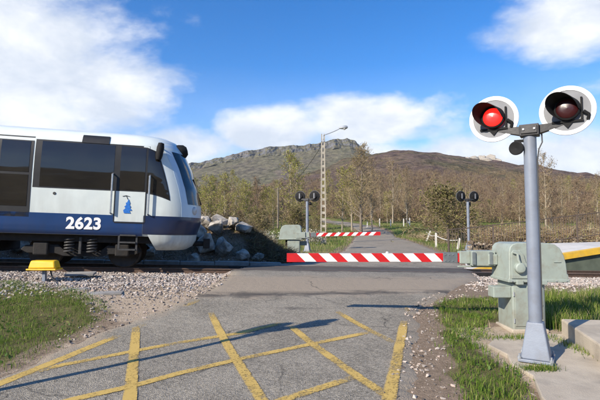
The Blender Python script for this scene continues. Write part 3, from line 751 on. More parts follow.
# ------------------------------------------------------------------ grass
def blades(name, X, Y, h, w, material, label=None, lean=.45, zfun=ground_z, val=None, rough_len=True):
    n = len(X); Z = zfun(X, Y) - .01
    a = RNG.uniform(0, 2 * PI, n); b = RNG.uniform(0, 2 * PI, n); ln = np.abs(RNG.normal(0, lean, n)) * h
    dx, dy = np.cos(a) * w * .5, np.sin(a) * w * .5
    P0 = np.stack([X - dx, Y - dy, Z], -1); P1 = np.stack([X + dx, Y + dy, Z], -1)
    mx, my = X + np.cos(b) * ln * .35, Y + np.sin(b) * ln * .35
    M0 = np.stack([mx - dx * .75, my - dy * .75, Z + h * .6], -1); M1 = np.stack([mx + dx * .75, my + dy * .75, Z + h * .6], -1)
    T = np.stack([X + np.cos(b) * ln, Y + np.sin(b) * ln, Z + h * np.sqrt(np.clip(1 - (ln / np.maximum(h, 1e-6)) ** 2 * .5, .2, 1))], -1)
    V = np.stack([P0, P1, M0, M1, T], 1).reshape(-1, 3); i = np.arange(n)[:, None] * 5
    F = np.concatenate([i + np.array([0, 1, 3]), i + np.array([0, 3, 2]), i + np.array([2, 3, 4])])
    if val is None: val = RNG.random(n)
    o = np_mesh(name, V, F, material, val=np.repeat(val, 5))
    if label: tag(o, label, 'grass')
    return tag(o, kind='stuff')
def poly_pts(poly, n, tuft=0.0, clump=None):
    p = np.array(poly); lo, hi = p.min(0), p.max(0)
    X = RNG.uniform(lo[0], hi[0], n); Y = RNG.uniform(lo[1], hi[1], n)
    k = in_poly(X, Y, poly); X, Y = X[k], Y[k]
    f = np.abs(RNG.normal(0, .11, len(X))) * (RNG.random(len(X)) < .7); a = RNG.uniform(0, 2 * PI, len(X))
    return X + np.cos(a) * f, Y + np.sin(a) * f
def edge_noise(X, Y, f=2.5, seed=0.0): return .5 + .5 * wob(X, Y, f, seed)
def build_grass():
    P = [(-7.4, 9.2), (-6.0, 9.1), (-4.5, 8.7), (-3.25, 7.7), (-2.95, 6.9), (-3.0, 6.1), (-3.05, 5.0), (-3.2, 4.0), (-3.9, 2.5), (-7, 2.5), (-8.5, 8.8)]
    X, Y = poly_pts(P, 95000); e = edge_noise(X, Y, 2.2, 1) ; k = RNG.random(len(X)) < np.clip(e * 1.5, .12, 1); 
    k &= ~((X > -3.5) & (RNG.random(len(X)) < .55)) & (road_dist(X, Y) > .04)
    X, Y, e = X[k], Y[k], e[k]
    h = RNG.uniform(.02, .085, len(X)) * (.45 + 1.1 * edge_noise(X, Y, 6.0, 4)); v = np.clip(RNG.beta(2, 2.6, len(X)) + .18 * wob(X, Y, 1.3, 5), 0, 1)
    blades('grass', X, Y, h, RNG.uniform(.004, .008, len(X)), 'grass_blades', 'low green grass beside the road on the left', val=v)
    Q = [(2.6, 8.6), (2.1, 6.7), (1.72, 5.2), (1.42, 4.0), (1.0, 2.6), (1.55, 2.6), (2.02, 4.0), (2.28, 4.75), (2.3, 5.6), (2.62, 6.4), (2.95, 7.2), (3.6, 8.2), (4.4, 9.4)]
    X, Y = poly_pts(Q, 62000); e = edge_noise(X, Y, 3.0, 2); k = (RNG.random(len(X)) < np.clip(e * 1.35 * edge_noise(X, Y, 7.0, 9) * 1.7, .06, 1)) & (road_dist(X, Y) > .15) & ~((X > 2.3) & (Y < 6.1) & (Y > 4.7))
    X, Y, e = X[k], Y[k], e[k]
    h = RNG.uniform(.03, .13, len(X)) * (.35 + 1.2 * edge_noise(X, Y, 6.5, 3)); v = np.clip(RNG.beta(2, 2.2, len(X)) + .15 * wob(X, Y, 1.7, 1), 0, 1)
    blades('grass', X, Y, h, RNG.uniform(.004, .009, len(X)), 'grass_blades', 'tufted green verge between the gravel and the concrete pad', val=v)
    B = [(3.85, 6.55), (5.5, 6.2), (9, 6.2), (12.5, 9.6), (12.5, 10.6), (6.0, 9.6), (4.3, 9.2), (3.3, 7.4)]
    X, Y = poly_pts(B, 60000); e = edge_noise(X, Y, 2.0, 3); k = RNG.random(len(X)) < np.clip(e * 1.6, .2, 1); X, Y, e = X[k], Y[k], e[k]
    h = RNG.uniform(.10, .30, len(X)) * (.6 + .8 * e); v = np.clip(RNG.beta(2, 2, len(X)) * 1.05 + .1, 0, 1)
    blades('grass', X, Y, h, RNG.uniform(.005, .010, len(X)), 'grass_blades', 'tall rough grass behind the near barrier cabinet', val=v)
    # small weeds on the concrete joints
    X = np.concatenate([RNG.normal(2.5, .10, 500), RNG.normal(3.35, .05, 400), RNG.normal(2.9, .25, 500)]); Y = np.concatenate([RNG.normal(4.78, .04, 500), RNG.normal(5.6, .35, 400), RNG.normal(6.1, .06, 500)])
    blades('grass', X, Y, RNG.uniform(.02, .07, len(X)), RNG.uniform(.004, .007, len(X)), 'grass_blades', 'small weeds growing in the joints of the concrete pad', zfun=lambda x, y: np.full_like(x, .03))
    # broad-leaved weeds and clover in the verges
    for poly, n, lab in ((P, 5000, 'clover and small weeds in the left grass patch'), (Q, 4200, 'clover and small weeds in the right verge'), (B, 2500, 'docks and weeds in the rough grass behind the cabinet')):
        X, Y = poly_pts(poly, n); k = (wob(X, Y, 3.1, 7.0) > .1) & (road_dist(X, Y) > .05); X, Y = X[k], Y[k]
        C = np.stack([X, Y, ground_z(X, Y) + RNG.uniform(.012, .06, len(X))], -1); leaf_cloud('weeds', C, .022, 'leaf_green', None, lab, 'weeds', 'stuff')
    # far side: verges and meadow
    n = 60000; Y = 13 + 55 * RNG.random(n) ** 1.5; X = RNG.uniform(-16, 34, n) * (Y / 68 * .75 + .25); s, nn = sn(X, Y); rd = road_dist(X, Y)
    k = (nn > 2.6) & (rd > .15) & ~((s > 8) & (nn < 4.8)); X, Y = X[k], Y[k]; e = edge_noise(X, Y, .5, 2)
    sc = np.clip(Y / 22, .7, 3.0); h = RNG.uniform(.06, .20, len(X)) * (.6 + .8 * e) * np.clip(sc, .7, 1.6); dry = RNG.random(len(X)) < (.25 + .6 * (1 - e)) * np.where(X < 2, 1.0, .65)
    for sel, mtl, lab in ((~dry, 'grass_blades', 'green meadow grass on the far side of the crossing'), (dry, 'dry_blades', 'dry straw-coloured grass mixed into the far meadow')):
        blades('meadow_grass', X[sel], Y[sel], h[sel], RNG.uniform(.008, .016, sel.sum()) * sc[sel], mtl, lab)
build_grass()

# ------------------------------------------------------------------ concrete pad, block and slabs by the near signal
def slab(name, poly, z0, z1, material, bevel=.012, parent=None):
    m = MB(); n = len(poly)
    m.add([(x, y, z0) for x, y in poly] + [(x, y, z1) for x, y in poly], [tuple(range(n - 1, -1, -1)), tuple(range(n, 2 * n))] + [(i, (i + 1) % n, (i + 1) % n + n, i + n) for i in range(n)])
    return m.build(name, material, parent, bevel=bevel)
o = slab('concrete_pad', [(1.62, 2.4), (1.86, 3.2), (2.05, 3.75), (2.12, 4.05), (2.33, 4.6), (2.30, 5.0), (2.42, 5.35), (2.38, 5.8), (2.66, 6.2), (3.0, 6.28), (4.6, 6.5), (4.6, 2.4)], -.12, .018, 'concrete_pale')
tag(o, kind='structure')
o = slab('concrete_block', [(3.13, 4.3), (3.22, 4.8), (3.66, 6.4), (5.6, 6.1), (5.4, 4.3)], -.1, .215, 'concrete_pale', bevel=.02)
tag(o, 'pale concrete foundation block right of the near signal pole', 'concrete block')

# ------------------------------------------------------------------ train
def build_train():
    root = empty('train', (*from_sn(0, 0), RAIL0 + .012), (0, GRADE, YAW))
    tag(root, 'white and blue commuter train numbered 2623 passing on the left', 'train')
    W = [(.80, 1.19), (.87, 1.235), (1.0, 1.25), (2.2, 1.25), (2.7, 1.235), (2.98, 1.20), (3.12, 1.13), (3.24, 1.0), (3.32, .82), (3.37, .55), (3.40, .0)]
    wz, ww = [a for a, b in W], [b for a, b in W]
    XF = [(.80, .26), (1.2, .38), (1.6, .36), (2.0, .27), (2.5, .10), (3.0, -.14), (3.24, -.34), (3.40, -.7)]
    fz, fx = [a for a, b in XF], [b for a, b in XF]
    Ln = 1.0; EXP = 2.35
    def wid(z): return float(np.interp(z, wz, ww))
    def xf(z): return float(np.interp(z, fz, fx))
    def P(q, z, off=0.0):
        """q<=0: metres back along the near side from the nose start; 0..pi round the nose; >pi along the far side"""
        def base(q, z):
            w = wid(z); x0 = xf(z) - Ln
            if q <= 0: return Vector((x0 + q, -w, z))
            if q >= PI: return Vector((x0 - (q - PI), w, z))
            c, s_ = math.cos(q), math.sin(q)
            return Vector((x0 + Ln * abs(s_) ** (2 / EXP), -w * math.copysign(abs(c) ** (2 / EXP), c), z))
        p = base(q, z)
        if off:
            e = .01; du = base(q + e, z) - base(q - e, z); dz = base(q, min(z + e, 3.399)) - base(q, max(z - e, .801))
            n = du.cross(dz)
            if n.length > 0: p = p + n.normalized() * off
        return p
    def qx(x, z):
        x0 = xf(z) - Ln
        if x <= x0: return x - x0
        return math.asin(min(1, ((x - x0) / Ln)) ** (EXP / 2))
    def patch(fn, nu, nv, off, name, mtl, parent, thick=.006):
        """fn(u,v)->(q,z): a sheet that follows the body, standing proud of it with closed rims"""
        m = MB(); T = []; Bt = []
        for j in range(nv + 1):
            for i in range(nu + 1):
                q, z = fn(i / nu, j / nv); T.append(P(q, z, off)); Bt.append(P(q, z, off - thick))
        w = nu + 1; ff = [(j * w + i, j * w + i + 1, (j + 1) * w + i + 1, (j + 1) * w + i) for j in range(nv) for i in range(nu)]
        m.add(T, ff)
        n0 = len(T); rim = [i for i in range(w)] + [j * w + nu for j in range(1, nv + 1)] + [nv * w + i for i in range(nu - 1, -1, -1)] + [j * w for j in range(nv - 1, 0, -1)]
        m.add([T[k] for k in rim] + [Bt[k] for k in rim], [(i, (i + 1) % len(rim), (i + 1) % len(rim) + len(rim), i + len(rim)) for i in range(len(rim))])
        return m.build(name, mtl, parent, smooth=True, angle=50)
    def xz(x0, x1, z0, z1, dz0=0, dz1=0):
        """rectangle on the near side; z may drop by dz towards the front"""
        def fn(u, v):
            x = x0 + (x1 - x0) * u; z = (z0 + dz0 * u) + ((z1 + dz1 * u) - (z0 + dz0 * u)) * v
            return qx(x, z), z
        return fn
    # shell
    m = MB(); qs = [-15.2, -12, -9, -6, -4, -3, -2, -1, -.5, 0] + [PI * k / 40 for k in range(1, 40)] + [PI, PI + .5, PI + 2, PI + 6, PI + 10, PI + 15.2]
    zs = [.80, .83, .87, .93, 1.0, 1.2, 1.4, 1.6, 1.8, 2.0, 2.2, 2.4, 2.6, 2.8, 2.98, 3.06, 3.12, 3.18, 3.24, 3.28, 3.32, 3.35, 3.37, 3.385, 3.398]
    w = len(qs)
    vv = [P(q, z) for z in zs for q in qs]
    m.add(vv, [(j * w + i, j * w + i + 1, (j + 1) * w + i + 1, (j + 1) * w + i) for j in range(len(zs) - 1) for i in range(w - 1)])
    m.add([vv[(len(zs) - 1) * w + i] for i in range(w)], [tuple(range(w))]); m.add([vv[i] for i in range(w)], [tuple(range(w))])
    m.add([vv[j * w] for j in range(len(zs))] + [vv[j * w + w - 1] for j in range(len(zs))], [tuple(list(range(len(zs))) + [len(zs) + j for j in range(len(zs) - 1, -1, -1)])])
    body = m.build('body', 'body_white', root, smooth=True, angle=40)
    # pale blue nose wrap between the side windows and the front
    patch(lambda u, v: (.50 + (PI - 1.0) * u, 1.295 + (3.16 - 1.295) * v), 44, 16, .003, 'nose_panel', 'body_pale_blue', root)
    # blue band, navy at the nose
    patch(xz(-15, -.98, .808, 1.285), 20, 14, .006, 'blue_band', 'body_blue', root)
    def nb(u, v):
        z = .86 + (1.30 - .86) * v; qa = qx(-.97, z); return qa + (PI - .1 - qa) * u, z
    patch(nb, 60, 14, .007, 'nose_band', 'body_navy', root)
    patch(lambda u, v: (PI + .2 + 14.5 * u, .87 + .415 * v), 10, 2, .004, 'blue_band', 'body_blue', root)
    # windscreen
    ws = patch(lambda u, v: (.70 + (PI - 1.4) * u, 1.62 + (2.92 - 1.62) * v), 30, 12, .008, 'windscreen', 'train_glass', root)
    m = MB(); a = P(PI / 2 - .1, 1.66, .02); b_ = P(PI / 2 - .35, 2.3, .02); m.tube([a, b_], .012, 6); m.build('wiper', 'frame_black', ws)
    # side glazing: one long pane, the cab door window, the cab quarter window, then panes and doors towards the rear
    def win(x0, x1, z0, z1, dz0=0, dz1=0, nu=8):
        fr = patch(xz(x0 - .03, x1 + .03, z0 - .03, z1 + .03, dz0, dz1), nu, 6, .004, 'window_frame', 'frame_black', root)
        patch(xz(x0, x1, z0, z1, dz0, dz1), nu, 6, .0075, 'pane', 'train_glass', fr, thick=.004)
        return fr
    def qw(x0, xt, xb):
        def fn(e):
            def g(u, v):
                z0 = 1.86 - .15 * u ** 1.6 - e; z1 = 2.92 - .09 * u + e; z = z0 + (z1 - z0) * v
                xa, xe = x0 - e, xb + (xt - xb) * v ** 1.3 + e
                return qx(xa + (xe - xa) * u, z), z
            return g
        fr = patch(fn(.03), 10, 10, .0045, 'window_frame', 'frame_black', root); patch(fn(0), 10, 10, .008, 'pane', 'train_glass', fr, thick=.004)
    patch(xz(-3.42, -.90, 1.862, 2.985), 14, 6, .003, 'window_band', 'frame_black', root)
    win(-3.28, -1.69, 1.89, 2.95, 0, 0)
    win(-1.55, -.98, 1.89, 2.95, 0, -.03)
    qw(-.93, -.74, -.40)
    for x0, x1 in ((-7.7, -6.35), (-6.25, -4.98), (-11.0, -9.4), (-9.3, -7.85), (-14.8, -13.0)):
        win(x0, x1, 1.89, 2.95)
    # passenger doors
    for xa in (-4.85, -12.85):
        d = patch(xz(xa, xa + 1.40, 1.18, 3.04), 10, 14, .006, 'passenger_door', 'frame_black', root)
        for k in (0, 1):
            x0 = xa + .07 + k * .66
            patch(xz(x0, x0 + .60, 2.20, 2.92), 5, 6, .011, 'pane', 'train_glass', d, thick=.006)
            patch(xz(x0, x0 + .60, 1.42, 2.14), 5, 6, .011, 'pane', 'train_glass', d, thick=.006)
    # cab door with rails
    cd = patch(xz(-1.62, -.95, 1.14, 1.86), 8, 6, .007, 'cab_door', 'body_white', root)
    for x in (-1.635, -.935):
        m = MB(); m.box((x - .012, -1.262, 1.13), (x + .012, -1.25, 1.86)); m.build('door_seal', 'frame_black', cd)
    m = MB(); m.box((-1.62, -1.265, 1.105), (-.95, -1.25, 1.135)); m.build('door_sill', 'frame_black', cd)
    for x in (-1.70, -.86):
        m = MB(); m.tube([(x, -1.25, 1.32), (x, -1.33, 1.34), (x, -1.33, 2.25), (x, -1.25, 2.27)], .022, 8); m.build('handrail', 'bright_steel', root, smooth=True)
    # emblem on the cab door: blue figure with dark sprig
    m = MB(); y = -1.268
    pts = [(-.07, 0), (.08, 0), (.05, .06), (.11, .07), (.06, .13), (.08, .15), (.045, .21), (.06, .24), (.02, .34), (-.01, .26), (-.04, .25), (-.03, .19), (-.07, .16), (-.04, .12), (-.09, .07)]
    m.add([(-1.34 + a, y, 1.34 + b) for a, b in pts] + [(-1.34 + a, y + .003, 1.34 + b) for a, b in pts], [tuple(range(len(pts)))] + [(i, (i + 1) % len(pts), (i + 1) % len(pts) + len(pts), i + len(pts)) for i in range(len(pts))])
    m.build('emblem', 'sticker_blue', cd)
    m = MB(); m.tube([(-1.46, y + .002, 1.74), (-1.38, y + .002, 1.76), (-1.30, y + .002, 1.74)], .006, 5); m.tube([(-1.38, y + .002, 1.76), (-1.34, y + .002, 1.67)], .006, 5); m.build('emblem_sprig', 'frame_black', cd)
    # number
    cu = bpy.data.curves.new('number', 'FONT'); cu.body = '2623'; cu.size = .37; cu.extrude = .002; cu.offset = .014; cu.space_character = 1.05
    to = bpy.data.objects.new('number_tmp', cu); col.objects.link(to)
    me = bpy.data.meshes.new_from_object(to.evaluated_get(bpy.context.evaluated_depsgraph_get())); bpy.data.objects.remove(to)
    no = bpy.data.objects.new('number', me); col.objects.link(no); no.parent = root; me.materials.append(MATS['white_paint'])
    no.location = (-2.66, -1.260, .945); no.rotation_euler = (R(90), 0, 0)
    # route display above the window
    dp = patch(xz(-2.44, -1.84, 2.97, 3.16), 6, 4, .02, 'route_display', 'frame_black', root, thick=.03)
    # lamp socket on the white side
    m = MB(); m.lathe([(.0, .012), (.03, .012), (.035, 0)], (-2.95, -1.25, 1.74), (0, -1, 0), 14); m.build('charging_socket', 'spring_grey', root)
    # mirror / camera pod, top lamp housing, headlights
    m = MB(); m.tube([P(qx(-.72, 3.0), 3.0), P(qx(-.72, 3.0), 3.0, .12)], .02, 8)
    c = P(qx(-.70, 2.88), 2.88, .12); m.lathe([(0, -.26), (.06, -.25), (.085, -.15), (.09, .05), (.07, .16), (0, .18)], c, (.12, 0, 1), 14); m.build('mirror', 'signal_black', root, smooth=True)
    m = MB(); c = P(PI * .42, 3.02, .0); m.lathe([(0, .20), (.10, .19), (.17, .12), (.2, .0), (.2, -.1)], c + Vector((-.06, 0, 0)), (.9, 0, .25), 20); m.build('top_lamp', 'signal_black', root, smooth=True)
    for q in (.95, PI - .95):
        m = MB(); c = P(q, 1.47, .0); n = (P(q, 1.47, .1) - c).normalized(); m.lathe([(0, .03), (.07, .028), (.10, .015), (.11, 0)], c, n, 18); m.build('headlight', 'lamp_glass', root, smooth=True)
    # lower bumper fairing, pale
    m = MB(); rows = [(.845, 0.0), (.70, -.02), (.56, -.10), (.47, -.26)]; w = 31; vv = []
    for z, ins in rows:
        for i in range(w):
            u = i / (w - 1); z0 = .87; xa = -.86 + (.85 - z) * .55
            qa = qx(xa, z0); q = qa + (PI - 2 * qa if qa > 0 else PI - qa + qa) * u if qa > 0 else qa + (PI - 2 * qa) * u
            p = P(q, z0, ins); vv.append((p.x, p.y, z))
    m.add(vv, [(j * w + i, j * w + i + 1, (j + 1) * w + i + 1, (j + 1) * w + i) for j in range(3) for i in range(w - 1)])
    m.add(vv[3 * w:], [tuple(range(w))]); m.add([(0.0, -1.0, .845), (0.0, 1.0, .845)], [])
    m.build('bumper', 'body_white', root, smooth=True, angle=50)
    # coupler
    m = MB(); m.tube([(.1, 0, .62), (.5, 0, .62)], .07, 12); m.box((.46, -.16, .5), (.64, .16, .76)); m.build('coupler', 'under_black', root, bevel=.02)
    # underframe and equipment
    m = MB(); m.box((-15, -1.0, .62), (-.6, 1.0, .84)); m.build('underframe', 'under_black', root, bevel=.02)
    for a, b_, zz in ((-6.6, -4.4, .32), (-8.6, -6.9, .36), (-10.6, -8.9, .3)):
        m = MB(); m.box((a, -1.08, zz), (b_, 1.08, .62)); m.build('equipment_box', 'under_black', root, bevel=.04)
    # cab step
    m = MB()
    for x in (-1.50, -1.10): m.box((x - .02, -1.2, .46), (x + .02, -1.16, .86))
    for z in (.46, .63, .80): m.box((-1.48, -1.24, z), (-1.12, -1.14, z + .035))
    m.build('cab_step', 'spring_grey', root)
    # bogies
    for bx in (-2.35, -13.2):
        bg = empty('bogie', (bx, 0, 0)); bg.parent = root
        for sgn in (-1, 1):
            m = MB(); m.prism([(-1.35, .42), (-1.25, .52), (-.55, .55), (-.4, .42), (.4, .42), (.55, .55), (1.25, .52), (1.35, .42), (1.2, .34), (.6, .34), (.42, .28), (-.42, .28), (-.6, .34), (-1.2, .34)], sgn * .86 - .05, sgn * .86 + .05); m.build('side_frame', 'under_black', bg, bevel=.015)
            for x in (-.28, .22):
                m = MB(); pts = [(x + .1 * math.cos(t * .55), sgn * .98 + .1 * math.sin(t * .55), .36 + .36 * t / 60) for t in range(61)]; m.tube(pts, .022, 6); m.build('spring', 'spring_grey', bg, smooth=True)
            m = MB(); m.box((-.06, sgn * 1.0 - .05, .34), (.0, sgn * 1.0 + .05, .74)); m.build('damper', 'spring_grey', bg, bevel=.01)
            for x in (-.9, .9):
                m = MB(); m.box((x - .16, sgn * .93 - .07, .30), (x + .16, sgn * .93 + .07, .60)); m.build('axle_box', 'under_black', bg, bevel=.03)
                m = MB(); m.lathe([(0, -.065), (.33, -.065), (.405, -.05), (.405, -.035), (.39, .05), (.36, .065), (.30, .045), (.12, .05), (0, .06)], (x, sgn * .535, .385), (0, sgn, 0), 36); m.build('wheel', 'wheel_steel', bg, smooth=True)
        for x in (-.9, .9):
            m = MB(); m.tube([(x, -.55, .385), (x, .55, .385)], .07, 12); m.build('axle', 'wheel_steel', bg, smooth=True)
        m = MB(); m.box((-.3, -.9, .42), (.3, .9, .60)); m.build('bolster', 'under_black', bg, bevel=.02)
build_train()

# ------------------------------------------------------------------ crossing signals
def build_signal(name, loc, rot, label, lit=True, group=None, prad=.068):
    root = empty(name, loc, (0, 0, rot)); tag(root, label, 'signal', group)
    # local: face looks to -y
    m = MB(); m.tube([(0, 0, .03), (0, 0, 2.62)], prad, 28); m.build('pole', 'pole_grey', root, smooth=True)
    m = MB(); a, b = .145, .082
    m.add([(-a, -a, .03), (a, -a, .03), (a, a, .03), (-a, a, .03), (-b, -b, .42), (b, -b, .42), (b, b, .42), (-b, b, .42)], [(0, 3, 2, 1), (4, 5, 6, 7), (0, 1, 5, 4), (1, 2, 6, 5), (2, 3, 7, 6), (3, 0, 4, 7)])
    ft = m.build('foot', 'pole_grey', root, bevel=.012)
    m = MB(); m.box((-.17, -.17, .0), (.17, .17, .03)); m.build('base_plate', 'pole_grey', root, bevel=.005)
    for sx in (-1, 1):
        for sy in (-1, 1):
            m = MB(); m.lathe([(0, .055), (.010, .055), (.010, .025), (.022, .025), (.022, 0)], (sx * .155, sy * .155, .03), (0, 0, 1), 6); m.build('bolt', 'lamp_grey', ft)
    m = MB(); m.box((-.10, -.085, 2.50), (.10, .085, 2.63)); m.box((-.085, -.10, 2.52), (.085, .10, 2.61)); cl = m.build('clamp', 'bracket_black', root, bevel=.008)
    for sx in (-1, 1):
        m = MB(); m.tube([(sx * .055, -.10, 2.57), (sx * .055, -.112, 2.57)], .012, 6); m.build('bolt', 'lamp_grey', cl)
        m = MB(); m.add([(sx * .10, -.04, 2.52), (sx * .10, .05, 2.52), (sx * .10, .05, 2.62), (sx * .10, -.04, 2.62), (sx * .34, -.02, 2.585), (sx * .34, .03, 2.585), (sx * .34, .03, 2.63), (sx * .34, -.02, 2.63)],
                        [(0, 1, 2, 3), (4, 7, 6, 5), (0, 4, 5, 1), (1, 5, 6, 2), (2, 6, 7, 3), (3, 7, 4, 0)]); m.build('arm', 'bracket_black', root, bevel=.004)
    for sx in (-1, 1):
        c = Vector((sx * .375, -.02, 2.745)); r = .268
        m = MB(); m.lathe([(0, -.0), (r, 0), (r + .004, -.006), (r, -.012), (0, -.012)], c, (0, -1, 0), 56, up=(0, 0, 1)); d = m.build('target_disc', 'disc_grey', root, smooth=True)
        m = MB(); m.lathe([(r - .043, .0005), (r - .043, .006), (r + .002, .006), (r + .006, -.002)], c, (0, -1, 0), 56); m.build('white_border', 'disc_white', d, smooth=True)
        # back box: black drum behind the disc
        m = MB(); m.lathe([(r * .985, .014), (r * .985, .02), (.24, .03), (.13, .05), (.12, .10), (0, .105)], c, (0, 1, 0), 36); m.build('back_shell', 'signal_black', d, smooth=True)
        m = MB(); m.box((c.x - .03, c.y + .10, c.z - .12), (c.x + .03, c.y + .125, c.z + .14)); m.build('back_strap', 'disc_grey', d, bevel=.005)
        lc = c + Vector((.0, -.008, .01))
        # lamp drum, lens and hood
        m = MB(); m.lathe([(.126, 0), (.126, .045), (.108, .055), (.108, .02)], lc, (0, -1, 0), 40); h = m.build('lamp_drum', 'signal_black', d, smooth=True)
        m = MB(); m.lathe([(.108, .042), (.09, .056), (.055, .064), (0, .068)], lc, (0, -1, 0), 36); m.build('lens', 'lens_lit' if (lit and sx < 0) else 'lens_dark', h, smooth=True)
        m = MB(); n = 30; vo, vi = [], []
        for k in range(n + 1):
            a = R(-150) + R(250) * k / n; dep = .04 + .16 * (max(0, math.cos((a + R(25)) * .70))) ** .8
            u = Vector((math.sin(a), 0, math.cos(a)))
            vo += [lc + u * .130 + Vector((0, -.03, 0)), lc + u * .131 + Vector((-dep * .42, -dep - .03, dep * .10))]
            vi += [lc + u * .126 + Vector((0, -.03, 0)), lc + u * .127 + Vector((-dep * .42, -dep - .03, dep * .10))]
        ff = [(2 * k, 2 * k + 2, 2 * k + 3, 2 * k + 1) for k in range(n)]
        m.add(vo, ff); m.add(vi, ff); m.add([vo[2 * k + 1] for k in range(n + 1)] + [vi[2 * k + 1] for k in range(n + 1)], [(k, k + 1, k + n + 2, k + n + 1) for k in range(n)])
        m.build('hood', 'signal_black', h, smooth=True)
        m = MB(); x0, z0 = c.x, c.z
        m.box((x0 + .125, c.y - .022, z0 - .11), (x0 + .145, c.y - .006, z0 + .13)); m.box((x0 - .15, c.y - .022, z0 - .135), (x0 + .15, c.y - .006, z0 - .113)); m.build('black_l_bars', 'signal_black', d)  # thin black L on the disc face, along its right and lower side
        m = MB(); m.add([(x0 - .05, c.y - .015, z0 - .137), (x0 + .05, c.y - .015, z0 - .137), (x0, c.y - .015, z0 - .20), (x0 - .05, c.y - .007, z0 - .137), (x0 + .05, c.y - .007, z0 - .137), (x0, c.y - .007, z0 - .20)], [(0, 1, 2), (3, 5, 4), (0, 3, 4, 1), (1, 4, 5, 2), (2, 5, 3, 0)]); m.build('black_triangle', 'signal_black', d)  # small black triangle pointing down from the lower bar of the L
        m = MB(); m.tube([(x0 + .15, c.y - .03, z0 - .03), (x0 + .20, c.y - .02, z0 - .07), (x0 + .19, c.y - .01, z0 - .12)], .018, 8); m.build('cable_gland', 'signal_black', d, smooth=True)
    # bell and cable
    m = MB(); m.box((-.16, -.03, 2.44), (-.06, .0, 2.47)); m.lathe([(0, -.05), (.05, -.045), (.075, -.01), (.08, .03), (.07, .035), (0, .02)], (-.13, -.05, 2.37), (-.25, -.95, -.1), 20); m.box((-.135, -.04, 2.37), (-.115, -.01, 2.46)); m.build('bell', 'signal_black', root, smooth=True)
    m = MB(); m.tube([(.12, .02, 2.52), (.125, -.02, 2.42), (.09, -.04, 2.34), (.072, -.02, 2.22), (.071, -.01, 1.9), (.071, 0, .45)], .008, 6); m.build('cable', 'wire', root, smooth=True)
    return root
SIG_ROT = math.atan2(-.53, .85)
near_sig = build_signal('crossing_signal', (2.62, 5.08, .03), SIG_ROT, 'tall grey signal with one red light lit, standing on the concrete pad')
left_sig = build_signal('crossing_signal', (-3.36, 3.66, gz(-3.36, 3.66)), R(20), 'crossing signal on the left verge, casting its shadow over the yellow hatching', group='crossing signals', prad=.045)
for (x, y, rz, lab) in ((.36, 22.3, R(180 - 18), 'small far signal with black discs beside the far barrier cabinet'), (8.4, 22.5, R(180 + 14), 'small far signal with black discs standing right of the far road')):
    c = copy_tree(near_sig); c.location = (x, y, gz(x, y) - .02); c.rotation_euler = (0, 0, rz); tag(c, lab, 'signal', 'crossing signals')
near_sig['group'] = 'crossing signals'

